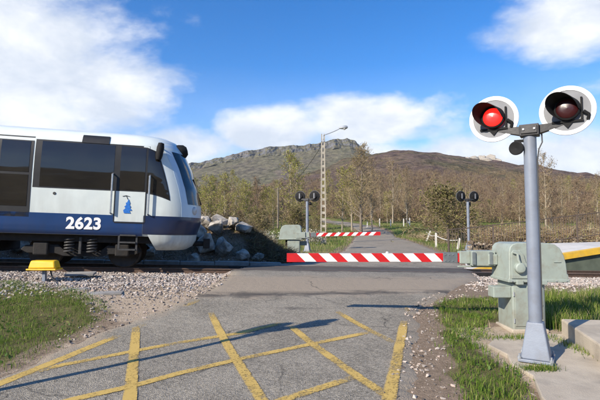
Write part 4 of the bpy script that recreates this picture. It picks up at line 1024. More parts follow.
# ------------------------------------------------------------------ barrier machines and booms
def build_barrier(loc, rot, label_cab, label_boom):
    root = empty('barrier_cabinet', loc, (0, 0, rot)); tag(root, label_cab, 'cabinet', 'barrier drive cabinets')
    m = MB(); m.box((-.30, -.25, -.05), (.17, .25, .68)); m.build('pedestal', 'cabinet_green', root, bevel=.02)
    m = MB(); m.box((-.33, -.28, -.1), (.20, .28, .02)); m.build('plinth', 'concrete_pale', root, bevel=.015)
    m = MB(); m.box((.172, -.10, .42), (.25, .20, .67)); m.build('cable_box', 'signal_black', root, bevel=.01)
    prof = [(-.37, .69), (-.37, .73), (-.36, .76), (-.355, 1.12), (-.34, 1.19), (-.30, 1.235), (-.23, 1.255), (.22, 1.25), (.31, 1.23), (.38, 1.175), (.43, 1.08), (.46, .96), (.47, .85), (.47, .81), (.49, .80), (.49, .70), (.47, .69)]
    m = MB(); m.prism(prof, -.30, .30); hs = m.build('housing', 'cabinet_green', root, bevel=.018, smooth=True, angle=30)
    m = MB(); m.box((-.38, -.315, .69), (.50, .315, .735)); m.build('rim', 'cabinet_green', hs, bevel=.01)
    # front cover outline, hub, lever
    m = MB(); m.prism([(-.335, .745), (-.335, 1.11), (-.305, 1.15), (-.20, 1.15), (-.15, 1.08), (-.12, .97), (.06, .81), (.06, .745)], -.318, -.302); cv = m.build('side_cover', 'cabinet_green', hs, bevel=.008)
    m = MB(); m.lathe([(.075, 0), (.075, .05), (.06, .065), (.03, .07), (0, .07)], (-.225, -.318, .90), (0, -1, 0), 24); m.build('hub', 'cabinet_green', cv, smooth=True)
    m = MB(); m.tube([(-.225, -.36, .95), (-.255, -.36, 1.02), (-.26, -.35, 1.10), (-.32, -.34, 1.12)], .018, 8); m.build('crank', 'cabinet_green', cv, smooth=True)
    m = MB(); m.tube([(.28, -.305, .98), (.38, -.305, .98)], .008, 6); m.build('lock_bar', 'cabinet_green', hs)
    for x in (-.22, .12):
        m = MB(); m.box((x - .05, -.33, .66), (x + .05, -.25, .72)); m.build('latch', 'cabinet_green', root, bevel=.008)
    for x in (-.33, -.05, .10, .30, .45):
        m = MB(); m.tube([(x, -.315, .712), (x, -.326, .712)], .009, 6); m.build('bolt', 'lamp_grey', hs)
    m = MB(); m.box((-.27, -.262, .06), (.14, -.25, .62)); dr = m.build('access_door', 'cabinet_green', root, bevel=.006)
    for z in (.14, .52):
        m = MB(); m.tube([(-.285, -.262, z - .03), (-.285, -.262, z + .03)], .010, 8); m.build('hinge', 'lamp_grey', dr)
    m = MB(); m.lathe([(0, .01), (.014, .01), (.016, 0)], (.11, -.262, .36), (0, -1, 0), 10); m.build('lock', 'lamp_grey', dr)
    # drive arm carrying the boom
    m = MB(); m.box((-.56, -.22, .46), (-.302, -.02, .62)); m.build('bearing_box', 'cabinet_green', root, bevel=.012)
    # the boom is its own thing
    b = empty('barrier_boom', loc, (0, 0, rot)); BX = .12; tag(b, label_boom, 'barrier', 'barrier booms')
    zc = 1.0; yb = .22
    m = MB(); m.box((-.86, yb - .13, zc - .12), (-.50, yb + .10, zc + .11)); m.box((-.62, yb - .15, zc - .10), (-.48, yb - .13, zc + .06)); m.build('carrier', 'cabinet_green', b, bevel=.012)
    for x in (-.84, -.58):
        m = MB(); m.box((x - .02, yb - .155, zc - .10), (x + .03, yb - .13, zc + .09)); m.build('clamp_plate', 'clamp_grey', b, bevel=.005)
    m = MB(); m.box((-1.02, yb - .06, zc - .09), (-.86, yb + .06, zc + .10)); m.box((-1.04, yb - .02, zc - .15), (-.4, yb + .02, zc - .125)); m.build('knuckle', 'cabinet_green', b, bevel=.01)
    m = MB(); m.box((-1.045, yb - .032, zc - .068), (-1.02, yb + .032, zc + .068)); m.build('end_plate', 'stripe_red', b)
    x1, x0, th = -1.27, -3.68, .028; h = .064
    cl = MB().box((x1 + .0, yb - th - .01, zc - .078), (-1.047, yb + th + .01, zc + .078)).build('clamp_sleeve', 'clamp_grey', b, bevel=.006)
    for k in range(3):
        for zz in (-.045, .045):
            m = MB(); m.tube([(-1.10 - k * .06 - .02, yb - th - .01, zc + zz), (-1.10 - k * .06 - .02, yb - th - .02, zc + zz)], .008, 6); m.build('bolt', 'bright_steel', cl)
    m = MB(); m.box((x0, yb - th, zc - h), (x1, yb + th, zc + h)); m.build('beam', 'stripe_white', b, bevel=.006)
    # red stripes leaning like  \  : sleeves wrapped round the beam
    pitch = .325; wst = .16; lean = .135; k = 0; xx = x1 + .0
    e = .0025
    def stripe(xa_top, xb_top):
        m = MB(); P_ = [(max(x0 - .002, min(x1 - .001, xa_top)), zc + h + e), (max(x0 - .002, min(x1 - .001, xb_top)), zc + h + e),
                        (max(x0 - .002, min(x1 - .001, xb_top + lean)), zc - h - e), (max(x0 - .002, min(x1 - .001, xa_top + lean)), zc - h - e)]
        m.prism(P_, yb - th - e, yb + th + e); m.build('red_stripe', 'stripe_red', b)
    x = x0 + .325
    while x < x1 - .02:
        stripe(x, x + wst); x += pitch
    # solid red tip
    m = MB(); m.prism([(x0 - .004, zc + h + e), (x0 + .15, zc + h + e), (x0 + .15 + lean, zc - h - e), (x0 - .004, zc - h - e)], yb - th - e, yb + th + e); m.build('red_tip', 'stripe_red', b)
    # support bracket and small reflector
    m = MB(); m.lathe([(0, .03), (.02, .028), (.03, 0)], ((x0 + x1) / 2 + .35, yb, zc + h), (0, 0, 1), 12); m.build('reflector', 'lamp_glass', b, smooth=True)
    return root, b
cab, boom = build_barrier((3.36, 6.80, gz(3.34, 6.8) + .01), 0.0, 'large pale green barrier cabinet standing behind the red-lit signal pole', 'lowered red and white barrier boom in the foreground, spanning the road')
boom.location.x += .12; boom.location.z += .01
c2 = copy_tree(cab); c2.location = (-.30, 17.4, gz(-.30, 17.4) + .05); c2.rotation_euler = (0, 0, PI - .05); tag(c2, 'small far barrier cabinet beside the far left signal', 'cabinet', 'barrier drive cabinets')
b2 = copy_tree(boom); b2.location = (-.62, 17.4, gz(-.30, 17.4) - .10); b2.rotation_euler = (0, .02, PI - .05); tag(b2, 'small far red and white boom lowered across the far road', 'barrier', 'barrier booms')

# ------------------------------------------------------------------ track-side marker, slabs
def build_marker():
    x, y = -5.42, 9.62; root = empty('trackside_marker_box', (x, y, gz(x, y))); tag(root, 'yellow capped trackside box on a grey post in the ballast', 'marker box')
    m = MB(); m.box((-.035, -.035, -.05), (.035, .035, .33)); m.build('post', 'pole_grey', root, bevel=.005)
    m = MB(); m.box((-.31, -.15, .30), (.31, .15, .33)); m.build('tray', 'marker_yellow', root, bevel=.006)
    m = MB(); m.add([(-.29, -.13, .332), (.29, -.13, .332), (.29, .13, .332), (-.29, .13, .332), (-.25, -.10, .50), (.25, -.10, .50), (.25, .10, .50), (-.25, .10, .50)], [(0, 3, 2, 1), (4, 5, 6, 7), (0, 1, 5, 4), (1, 2, 6, 5), (2, 3, 7, 6), (3, 0, 4, 7)]); m.build('cap', 'marker_yellow', root, bevel=.03, smooth=True)
    m = MB(); m.tube([(.12, .0, .31), (.16, .02, .12), (.3, .05, .0)], .018, 8); m.build('cable', 'wire', root, smooth=True)
build_marker()
def lying_slab(x, y, lx, ly, h, rz, z, tilt, label):
    m = MB(); m.box((-lx / 2, -ly / 2, 0), (lx / 2, ly / 2, h)); o = m.build('concrete_slab', 'concrete_grey', None, bevel=.012)
    o.location = (x, y, z); o.rotation_euler = (tilt, 0, rz); tag(o, label, 'slab')
s_, n_ = sn(-4.95, 10.3)
lying_slab(-4.95, 10.25, .60, .32, .05, .2, float(ballast_z(*sn(-4.95, 10.25))) + .06, .1, 'pale concrete lid lying on the ballast right of the yellow marker')
lying_slab(-3.62, 8.45, .62, .32, .04, .25, gz(-3.62, 8.45) - .02, .03, 'flat grey concrete slab lying on the sandy ground by the grass')
lying_slab(-4.25, 8.62, .45, .25, .04, .1, gz(-4.25, 8.62) - .02, -.03, 'smaller flat slab on the sandy ground left of the grey slab')

# ------------------------------------------------------------------ boulders and edge wall on the far side of the track
def boulder(loc, size, seed, label, material='rock_lime', group='boulders behind the track', name='boulder'):
    rng = np.random.default_rng(seed); bm = bmesh.new()
    for _ in range(22):
        v = rng.normal(size=3); v /= np.linalg.norm(v); v *= rng.uniform(.82, 1.0); bm.verts.new(v)
    bmesh.ops.convex_hull(bm, input=bm.verts); bmesh.ops.delete(bm, geom=[v for v in bm.verts if not v.link_faces], context='VERTS')
    bmesh.ops.triangulate(bm, faces=bm.faces); bmesh.ops.subdivide_edges(bm, edges=bm.edges, cuts=2, use_grid_fill=True)
    for v in bm.verts:
        v.co += v.co.normalized() * (.10 * mnoise.noise(v.co * 2.2 + Vector((seed, 0, 0))) + .04 * mnoise.noise(v.co * 6 + Vector((seed, 3, 0))))
        v.co.x *= size[0] / 2; v.co.y *= size[1] / 2; v.co.z *= size[2] / 2
    me = bpy.data.meshes.new(name); bm.to_mesh(me); bm.free(); me.materials.append(MATS[material])
    o = bpy.data.objects.new(name, me); col.objects.link(o); o.location = loc; o.rotation_euler = (0, 0, rng.uniform(0, 6)); tag(o, label, 'rock', group); return o
def build_boulders():
    spots = [(.45, 3.6, .8, .60, 'pale boulder next to the train nose, top of the pile', .35), (.55, 2.45, .95, .72, 'grey slab-sided boulder in the middle of the pile', .75), (1.15, 2.4, .85, .70, 'dark boulder right of the middle of the pile', .35),
             (1.85, 3.1, .95, .45, 'long pale boulder at the right end of the pile', .75), (1.05, 3.7, .85, .5, 'rounded pale boulder crowning the pile', .5), (-.4, 2.7, .9, .8, 'big boulder half hidden behind the train nose', .75),
             (1.5, 3.3, .7, .5, 'tilted boulder above the dark one', .75), (.2, 2.1, .7, .5, 'small stone at the foot of the pile by the kerb', .1), (2.25, 2.3, .5, .30, 'small flat stone lying right of the dark boulder', .15), (1.75, 2.25, .55, .45, 'small grey stone wedged right of the dark boulder', .2), (.9, 3.1, .7, .55, 'grey boulder wedged in the middle of the pile', .85), (.35, 2.9, .7, .6, 'grey boulder wedged left of the pile middle', .8)]
    for i, (s, n, w, h, lab, up) in enumerate(spots):
        x, y = from_sn(s, n); boulder((x, y, max(gz(x, y), float(rail(s)) - .1) + h * .24 + up * .22), (w, w * .75, h * 1.15), 30 + i, lab)
    for i in range(16):
        s = -1.2 - i * .62 + random.uniform(-.2, .2); n = 2.5 + random.uniform(-.3, .6); x, y = from_sn(s, n); w = random.uniform(.4, .9)
        boulder((x, y, gz(x, y) + w * .15), (w, w * .8, w * .7), 60 + i, 'grey boulder in the row of rocks behind the train')
    # low concrete kerb wall along the far side of the track
    root = empty('kerb_wall', (*from_sn(-8.5, 1.72), float(rail(-8.5))), (0, GRADE, YAW)); tag(root, 'low weathered concrete kerb wall below the boulders', 'kerb wall')
    k = 0; x = 0.0
    while x < 11.0:
        l = random.uniform(.95, 1.1); m = MB(); m.box((x + .012, -.12, -.35), (x + l - .012, .12, .02 + random.uniform(-.02, .03))); m.build('kerb_stone', 'concrete_grey', root, bevel=.02); x += l
    # outcrop on the hill
    crag = ['broad pale limestone crag at the middle of the hill skyline outcrop', 'tall pale limestone crag left of the outcrop middle', 'pale limestone crag right of the outcrop middle', 'low limestone crag at the left end of the outcrop', 'small limestone crag at the right end of the outcrop', 'low pale rock below the middle of the outcrop', 'low pale rock below the right of the outcrop', 'small pale rock far below the outcrop']
    for i, (px, w, h, dy) in enumerate(((491, 14, 9, -4), (483, 11, 7.5, -4), (499, 11, 7.5, -7), (475, 10, 5, -8), (507, 8, 5, -10), (488, 12, 6.5, -22), (499, 10, 6, -26), (468, 6, 3.5, -16))):
        y = 412 + dy; x = (px - 300) / 450 * y; boulder((x, y, float(hill_z(np.array([x]), np.array([y]))[0]) + h * .10), (w * 1.2, w, h * 1.5), 90 + i, crag[i], group='limestone crags on the hill', name='rock_outcrop')
build_boulders()

# ------------------------------------------------------------------ brushwood (brambles and dry hedge)
def twig_mass(name, C, rad, per, length, width, material, label, cat=None, kind='stuff', updraft=.6, parent=None, valbias=0.0, loc=(0, 0, 0)):
    """C: (n,3) clump centres; each clump is a burst of thin twigs"""
    n = len(C) * per; c = np.repeat(C, per, 0); rr = np.repeat(rad, per)
    d = RNG.normal(size=(n, 3)); d[:, 2] = np.abs(d[:, 2]) * updraft; d /= np.linalg.norm(d, axis=1)[:, None]
    p0 = c + RNG.normal(size=(n, 3)) * (rr * .45)[:, None]; p0[:, 2] = np.maximum(p0[:, 2], c[:, 2] - rr * .5)
    l = RNG.uniform(.5, 1.2, n) * length; p1 = p0 + d * l[:, None]
    side = np.cross(d, RNG.normal(size=(n, 3))); side /= np.linalg.norm(side, axis=1)[:, None] + 1e-9; side *= (width * RNG.uniform(.6, 1.3, n))[:, None] * .5
    V = np.stack([p0 - side, p0 + side, p1], 1).reshape(-1, 3); F = np.arange(n * 3).reshape(-1, 3)
    o = np_mesh(name, V, F, material, parent, val=np.repeat(np.clip(RNG.random(n) + valbias, 0, 1), 3))
    if label: tag(o, label, cat)
    if kind: tag(o, kind=kind)
    return o
def build_brush():
    # dark bramble on the bank behind the boulders
    n = 900; s = RNG.uniform(-9, 3.3, n); nn = RNG.uniform(3.9, 6.4, n); x, y = from_sn(s, nn); z = ground_z(x, y) + RNG.uniform(.0, .25, n)
    twig_mass('bramble', np.stack([x, y, z], -1), np.full(n, .28), 34, .38, .018, 'bramble', 'dark bramble thicket on the bank behind the boulders', 'bramble')
    n = 160; s = RNG.uniform(-1, 2.6, n); nn = RNG.uniform(2.2, 4.0, n); x, y = from_sn(s, nn); z = ground_z(x, y) + RNG.uniform(-.1, .1, n)
    twig_mass('bramble', np.stack([x, y, z], -1), np.full(n, .2), 40, .26, .014, 'bramble', 'dark dead stems poking out between the boulders', 'bramble')
    n = 240; s = RNG.uniform(2.0, 3.7, n); nn = RNG.uniform(2.2, 4.5, n); x, y = from_sn(s, nn); z = ground_z(x, y) + RNG.uniform(.0, .18, n)
    twig_mass('bramble', np.stack([x, y, z], -1), np.full(n, .22), 40, .34, .016, 'bramble', 'dark bramble thicket between the boulders and the far cabinet', 'bramble')
    # dry brown hedge behind the railing at right and field edges
    n = 1500; x = RNG.uniform(9.0, 32, n); y = 21.8 + RNG.uniform(-.9, 2.5, n) + .2 * (x - 9); z = ground_z(x, y) + RNG.uniform(.0, .95, n)
    twig_mass('dry_hedge', np.stack([x, y, z], -1), np.full(n, .35), 42, .5, .026, 'hedge_twigs', 'dry brown hedge growing behind the platform railing', 'hedge')
    n = 500; x = RNG.uniform(8, 16, n); y = RNG.uniform(30, 44, n); k = road_dist(x, y) > 1.0; x, y = x[k], y[k]; z = ground_z(x, y) + RNG.uniform(.0, .2, len(x))
    twig_mass('dry_weeds', np.stack([x, y, z], -1), np.full(len(x), .3), 24, .35, .028, 'twig_tan', 'tan dry weeds along the right side of the far road', 'weeds')
build_brush()
# pale flowering bushes on the bank
for i, (x, y, w, h) in enumerate(((-5.6, 21.5, 1.5, 1.0), (-4.1, 21.0, 1.3, .9), (-3.2, 23.5, 1.0, .6), (-6.9, 22.5, 1.4, .9), (-2.2, 27.5, 1.5, .9), (.6, 30.5, 1.6, 1.0))):
    lab = ['pale blossoming bush on the bank, nearest the train nose', 'pale blossoming bush above the boulder pile', 'small pale blossoming bush right of the boulder pile', 'pale blossoming bush behind the train nose', 'low pale bush left of the wooden pole', 'pale bush behind the far barrier cabinet'][i]
    root = empty('blossom_bush', (x, y, gz(x, y))); tag(root, lab, 'bush', 'blossoming bushes on the bank')
    n = 70; a = RNG.uniform(0, 2 * PI, n); r = np.sqrt(RNG.random(n)) * w * .5; C = np.stack([np.cos(a) * r, np.sin(a) * r, h * .25 + RNG.random(n) * h * .6 * (1 - (r / (w * .55)) ** 2)], -1)
    twig_mass('stems', C, np.full(n, .18), 10, .35, .015, 'bramble', None, kind=None, parent=root)
    k = 1500; idx = RNG.integers(0, n, k); leaf_cloud('blossom_cover', C[idx] + RNG.normal(size=(k, 3)) * .16 + np.array([0, 0, .08]), .045, 'blossom', root)

# ------------------------------------------------------------------ trees
def make_tree(seed, H, spread, droop, bark, twig, bud, nbud, trunk_r, limbs=18, budsize=.075, conical=.5, base=.18):
    rng = np.random.default_rng(seed); m = MB()
    pts = []; n = 9; ph = rng.uniform(0, 6)
    for i in range(n):
        t = i / (n - 1); pts.append(Vector((.03 * H * math.sin(2.2 * t + ph) * t, .03 * H * math.cos(1.7 * t + ph) * t, H * t)))
    m.tube(pts, [trunk_r * (1 - .93 * i / (n - 1)) for i in range(n)], 6)
    def on_trunk(t):
        k = min(n - 2, int(t * (n - 1))); f = t * (n - 1) - k; return pts[k].lerp(pts[k + 1], f)
    TW = []; B = []
    for i in range(limbs):
        t = base + (1 - base - .03) * (i + rng.random() * .8) / limbs; p = on_trunk(t); a = i * 2.4 + rng.uniform(-.5, .5)
        L = spread * H * ((1 - t) ** conical * .9 + .10) * rng.uniform(.75, 1.15); el = rng.uniform(.5, 1.0) - droop
        d = Vector((math.cos(a) * math.cos(el), math.sin(a) * math.cos(el), math.sin(el)))
        lp = [p]; q = p.copy()
        for k in range(4):
            d = (d + Vector(rng.normal(0, .16, 3)) + Vector((0, 0, .10 - droop * .12))).normalized(); q = q + d * L / 4; lp.append(q.copy())
        r0 = trunk_r * (1 - t) * .42 + .012
        m.tube(lp, [r0, r0 * .75, r0 * .52, r0 * .32, .006], 4, cap=False)
        for k in range(11):
            f = rng.uniform(.2, 1.0) * 3.999; j = int(f); sp = lp[j].lerp(lp[j + 1], f - j)
            dd = (d * .6 + Vector(rng.normal(0, .6, 3)) + Vector((0, 0, .35 - droop * .6))).normalized(); ll = L * rng.uniform(.22, .5) + .15
            e = sp + dd * ll; TW.append((sp, e, .024 + .014 * (1 - t)))
            for _ in range(6):
                g = rng.uniform(.15, 1); s2 = sp.lerp(e, g); d2 = (dd * .7 + Vector(rng.normal(0, .55, 3)) + Vector((0, 0, .2 - droop))).normalized(); e2 = s2 + d2 * (ll * rng.uniform(.25, .55) + .1)
                TW.append((s2, e2, .019)); B.append(s2.lerp(e2, .5)); B.append(e2)
    root = empty('tree'); m.build('trunk', bark, root, smooth=True)
    S = np.array([a[:] for a, b, w in TW]); E_ = np.array([b[:] for a, b, w in TW]); Wd = np.array([w for a, b, w in TW])
    D = E_ - S; sd_ = np.cross(D, rng.normal(size=D.shape)); sd_ /= np.linalg.norm(sd_, axis=1)[:, None] + 1e-9; sd_ *= Wd[:, None] * .5
    V = np.stack([S - sd_, S + sd_, E_ + sd_ * .3, E_ - sd_ * .3], 1).reshape(-1, 3); F = np.arange(len(V)).reshape(-1, 4); mi = np.zeros(len(F), int); val = np.repeat(rng.random(len(S)), 4)
    if nbud:
        B = np.array([b[:] for b in B]); C = B[rng.integers(0, len(B), nbud)] + rng.normal(size=(nbud, 3)) * .10
        a = rng.normal(size=(nbud, 3)); a /= np.linalg.norm(a, axis=1)[:, None]; b = np.cross(a, rng.normal(size=(nbud, 3))); b /= np.linalg.norm(b, axis=1)[:, None]; s = (budsize * rng.uniform(.5, 1.3, nbud))[:, None]
        V2 = np.stack([C - a * s, C + b * s * .55, C + a * s, C - b * s * .55], 1).reshape(-1, 3)
        F = np.concatenate([F, np.arange(len(V2)).reshape(-1, 4) + len(V)]); V = np.concatenate([V, V2]); mi = np.concatenate([mi, np.ones(nbud, int)]); val = np.concatenate([val, np.repeat(rng.random(nbud), 4)])
    np_mesh('crown', V, F, [twig, bud], root, val=val, mi=mi)
    return root
def build_trees():
    V = {'green': [make_tree(11, 7.5, .26, .0, 'bark_pale', 'twig_tan', 'buds_green', 1500, .10, 20), make_tree(12, 6.5, .30, .05, 'bark_pale', 'twig_tan', 'buds_green', 1700, .09, 20), make_tree(13, 8.5, .22, .0, 'bark_pale', 'twig_tan', 'buds_green', 1300, .11, 22)],
         'bare': [make_tree(21, 8, .28, .0, 'bark_grey', 'twig_brown', 'buds_brown', 900, .11, 20), make_tree(22, 7, .34, .05, 'bark_grey', 'twig_brown', 'buds_brown', 1000, .10, 20), make_tree(23, 9, .24, -.1, 'bark_pale', 'twig_tan', 'buds_brown', 800, .11, 22), make_tree(24, 6, .38, .1, 'bark_grey', 'twig_brown', 'buds_brown', 1100, .09, 18, base=.08)],
         'shrub': [make_tree(31, 3.2, .55, .0, 'bark_grey', 'twig_brown', 'buds_brown', 900, .05, 16, base=.03), make_tree(32, 3.0, .6, .1, 'bark_grey', 'twig_tan', 'leaf_olive', 1100, .05, 16, base=.03)]}
    used = {k: [False] * len(v) for k, v in V.items()}
    def place(kind, i, x, y, sc, label, group, name='tree', z=None):
        src = V[kind][i]
        if not used[kind][i]: o = src; used[kind][i] = True
        else: o = copy_tree(src)
        if z is None: z = max(gz(x, y), float(hill_z(np.array([float(x)]), np.array([float(y)]))[0]) if y > 93 else -9) - .1
        o.location = (x, y, z); o.rotation_euler = (0, 0, random.uniform(0, 6.28)); o.scale = (sc, sc, sc * random.uniform(.92, 1.1)); o.name = name
        for k in o.keys():
            if k in ('label', 'category', 'group'): pass
        tag(o, label, 'shrub' if kind == 'shrub' else 'tree', group); return o
    # the tall bare tree right of the lamp post
    hero = make_tree(41, 9.6, .34, .22, 'bark_grey', 'twig_tan', 'buds_gold', 2600, .17, 46, conical=.72, base=.17, budsize=.06)
    x, y = (361 - 300) / 450 * 47, 47.0; hero.location = (x, y, gz(x, y) - .1); hero.name = 'tree'; tag(hero, 'tall bare conical tree standing just right of the concrete lamp post', 'tree')
    # named near trees (px, depth)
    for (px, y, kind, i, sc, lab) in ((208, 46, 'green', 1, .85, 'yellow-green budding tree nearest the train nose'), (225, 52, 'green', 0, .82, 'second yellow-green tree from the train nose'), (247, 55, 'green', 1, .9, 'bushy yellow-green tree between the two utility poles'),
                                      (292, 44, 'green', 2, .95, 'tall yellow-green tree left of the concrete lamp post'), (342, 50, 'green', 0, .95, 'yellow-green tree directly left of the tall bare tree'), (352, 56, 'green', 2, 1.05, 'slender pale tree behind the tall bare tree'), (372, 54, 'bare', 2, .9, 'pale-barked bare tree just right of the tall bare tree'),
                                      (407, 60, 'bare', 2, .9, 'pale-barked bare tree above the white fence posts'), (545, 44, 'bare', 2, .85, 'bare pale tree rising right of the red-lit signal pole'), (552, 47, 'bare', 0, .75, 'dark bare tree behind the platform railing')):
        place(kind, i, (px - 300) / 450 * y, y, sc, lab, 'trees behind the crossing')
    # olive bush right of the road
    bush = make_tree(33, 3.0, .62, .12, 'bark_grey', 'twig_tan', 'leaf_olive', 3000, .06, 26, budsize=.07, base=.02)
    x, y = (447 - 300) / 450 * 31, 31.0; bush.location = (x, y, gz(x, y) - .1); bush.scale = (1.45, 1.3, 1.15); bush.name = 'shrub'; tag(bush, 'rounded olive-green willow shrub behind the far right signal', 'shrub')
    bush2 = copy_tree(bush); x, y = (300 - 300) / 450 * 34, 34.0; bush2.location = (x - .4, y, gz(x, y) - .1); bush2.scale = (.75, .75, .8); bush2.rotation_euler = (0, 0, 2); tag(bush2, 'olive-green shrub behind the far left signal', 'shrub')
    # the wood at the foot of the hill
    rnd = random.Random(5)
    cnt = 0
    for row, (y, n) in enumerate(((58, 24), (66, 32), (76, 38), (88, 44), (104, 52), (124, 56), (148, 56))):
        for k in range(n):
            px = 150 + (620 - 150) * (k + rnd.random()) / n; yy = y + rnd.uniform(-5, 5); x = (px - 300) / 450 * yy
            if float(road_dist(x, yy)) < 2.5 and yy < 90: continue
            if 470 < px < 560 and yy < 63: continue
            if 360 < px < 425 and yy < 70 and rnd.random() < .7: continue
            g = rnd.random() < (.55 if px < 350 else .12)
            kind = 'green' if g else 'bare'
            i = rnd.randrange(len(V[kind])); sc = rnd.choice((rnd.uniform(.45, .7), rnd.uniform(.6, .95), rnd.uniform(.85, 1.12))) * (.85 if px > 400 else 1.0)
            lm = [(215, 'above the train nose'), (258, 'behind the boulder pile'), (305, 'around the nearer utility pole'), (345, 'behind the lamp post'), (388, 'behind the tall bare tree'), (430, 'behind the far meadow posts'), (480, 'behind the olive willow shrub'), (545, 'behind the red-lit signal pole'), (999, 'at the right edge of the picture')]
            where = next(t for a, t in lm if px < a); depth = 'front' if row < 2 else 'middle' if row < 5 else 'back'; size = 'tall' if sc > .76 else 'short'
            place(kind, i, x, yy, sc, '%s %s tree, %s of wood, %s' % (size, 'yellow-green budding' if g else 'leafless brown', depth, where), 'trees in the wood')
            cnt += 1
    for k in range(60):
        px = rnd.uniform(195, 610); yy = rnd.uniform(36, 62); x = (px - 300) / 450 * yy
        if float(road_dist(x, yy)) < 1.8: continue
        if (355 < px < 425 or 475 < px < 530): continue
        i = rnd.randrange(2); where = next(t for a, t in [(258, 'behind the boulder pile'), (305, 'around the nearer utility pole'), (356, 'behind the lamp post'), (480, 'near the olive willow shrub'), (999, 'behind the platform railing')] if px < a)
        place('shrub', i, x, yy, rnd.uniform(.45, .8), '%s shrub at the %s edge of the wood %s' % (['leafless brown', 'olive leafing'][i], 'near' if yy < 48 else 'far', where), 'shrubs at the wood edge', name='shrub')
    # far wood on the hillside
    n = 9000; yy = 72 + 290 * RNG.random(n) ** 1.25; px = RNG.uniform(120, 640, n); x = (px - 300) / 450 * yy; z = np.where(yy > 93, np.maximum(hill_z(x, yy), ground_z(x, yy)), ground_z(x, yy))
    k = RNG.random(n) < np.clip(1.35 - (yy - 130) / 170 + .5 * wob(x, yy, .05, 2), .06, 1) * (road_dist(x, yy) > 3); x, yy, z = x[k], yy[k], z[k]
    h = RNG.uniform(1.4, 4.2, len(x)); C = np.stack([x, yy, z + h * .35], -1)
    twig_mass('hillside_wood', C, h * .55, 44, 1.5, .055, 'twig_wood', 'brown leafless wood covering the lower hillside', 'wood', updraft=1.4)
build_trees()

# ------------------------------------------------------------------ lamp post, utility poles, wires
def build_lamp():
    x, y = 1.60, 31.0; root = empty('lamp_post', (x, y, gz(x, y) - .1)); tag(root, 'tall pale concrete ladder-type lamp post with curved arm', 'lamp post')
    Hh = 7.75
    def w(z): return .165 - .075 * z / Hh
    for sx in (-1, 1):
        m = MB(); t = .035
        m.add([(sx * w(0) - t, -.08, 0), (sx * w(0) + t, -.08, 0), (sx * w(0) + t, .08, 0), (sx * w(0) - t, .08, 0), (sx * w(Hh) - t, -.055, Hh), (sx * w(Hh) + t, -.055, Hh), (sx * w(Hh) + t, .055, Hh), (sx * w(Hh) - t, .055, Hh)], [(0, 3, 2, 1), (4, 5, 6, 7), (0, 1, 5, 4), (1, 2, 6, 5), (2, 3, 7, 6), (3, 0, 4, 7)]); m.build('upright', 'concrete_post', root)
    z = .0
    while z < Hh - .1:
        m = MB(); hh = .17 if z > .1 else .5; m.box((-w(z) + .033, -.05, z), (w(z) - .033, .05, min(Hh - .01, z + hh))); m.build('rung', 'concrete_post', root); z += .46 if z > .1 else .8
    m = MB(); m.box((-.14, -.09, Hh - .55), (.14, .09, Hh - .42)); m.build('band', 'lamp_grey', root)
    m = MB(); pts = [(0, -.07, Hh - .6), (0, -.07, Hh - .1)] + [(.02 + 1.35 * math.sin(t), -.07, Hh - .1 + .72 * (1 - math.cos(t) ** 1.0) ** .55 * 1.0) for t in (.15, .3, .5, .7, .9, 1.1)] ; m.tube(pts, .03, 8); m.build('arm', 'lamp_grey', root, smooth=True)
    e = pts[-1]; m = MB(); hd = empty('lamp_head', (e[0] + .18, e[1], e[2] + .02)); hd.parent = root
    m.lathe([(0, -.3), (.06, -.28), (.10, -.12), (.13, .05), (.13, .2), (.08, .3), (0, .33)], (0, 0, 0), (1, 0, .12), 16); m.build('lamp_cover', 'lamp_grey', hd, smooth=True)
    m = MB(); m.lathe([(0, -.12), (.06, -.11), (.10, -.05), (.115, 0)], (.08, 0, -.05), (0, 0, 1), 14); m.build('lamp_glass', 'lamp_glass', hd, smooth=True)
build_lamp()
poles = []
for (px, y, top, lab) in ((278, 62, 187, 'wooden utility pole standing left of the far signal'), (236, 80, 195, 'short wooden utility pole further back among the yellow-green trees')):
    x = (px - 300) / 450 * y; z0 = gz(x, y) - .2; zt = 1.5 + (227 - top) / 450 * y
    root = empty('utility_pole', (x, y, z0)); tag(root, lab, 'utility pole', 'utility poles')
    m = MB(); m.tube([(0, 0, 0), (0, 0, zt - z0)], [.15, .10], 10); m.build('shaft', 'post_wood', root, smooth=True)
    m = MB(); m.box((-.02, -.12, zt - z0 - .35), (.35, -.08, zt - z0 - .28)); m.build('cross_arm', 'post_wood', root)
    m = MB(); m.lathe([(0, .16), (.05, .14), (.07, .06), (.04, 0)], (.33, -.1, zt - z0 - .28), (0, 0, 1), 10); m.build('insulator', 'white_paint', root, smooth=True)
    poles.append(Vector((x, y, zt - .1)))
def wire(a, b, sag, label):
    m = MB(); pts = []
    for k in range(15):
        t = k / 14; p = Vector(a).lerp(Vector(b), t); p.z -= sag * 4 * t * (1 - t); pts.append(p)
    m.tube(pts, .022, 5); o = m.build('overhead_wire', 'wire', None, smooth=True); tag(o, label, 'wire', 'overhead wires')
lp = Vector((1.60, 31, gz(1.6, 31) + 7.0))
wire(lp, poles[0], 1.0, 'drooping wire from the lamp post to the nearer utility pole')
wire(poles[0], poles[1], .6, 'thin wire between the two utility poles')

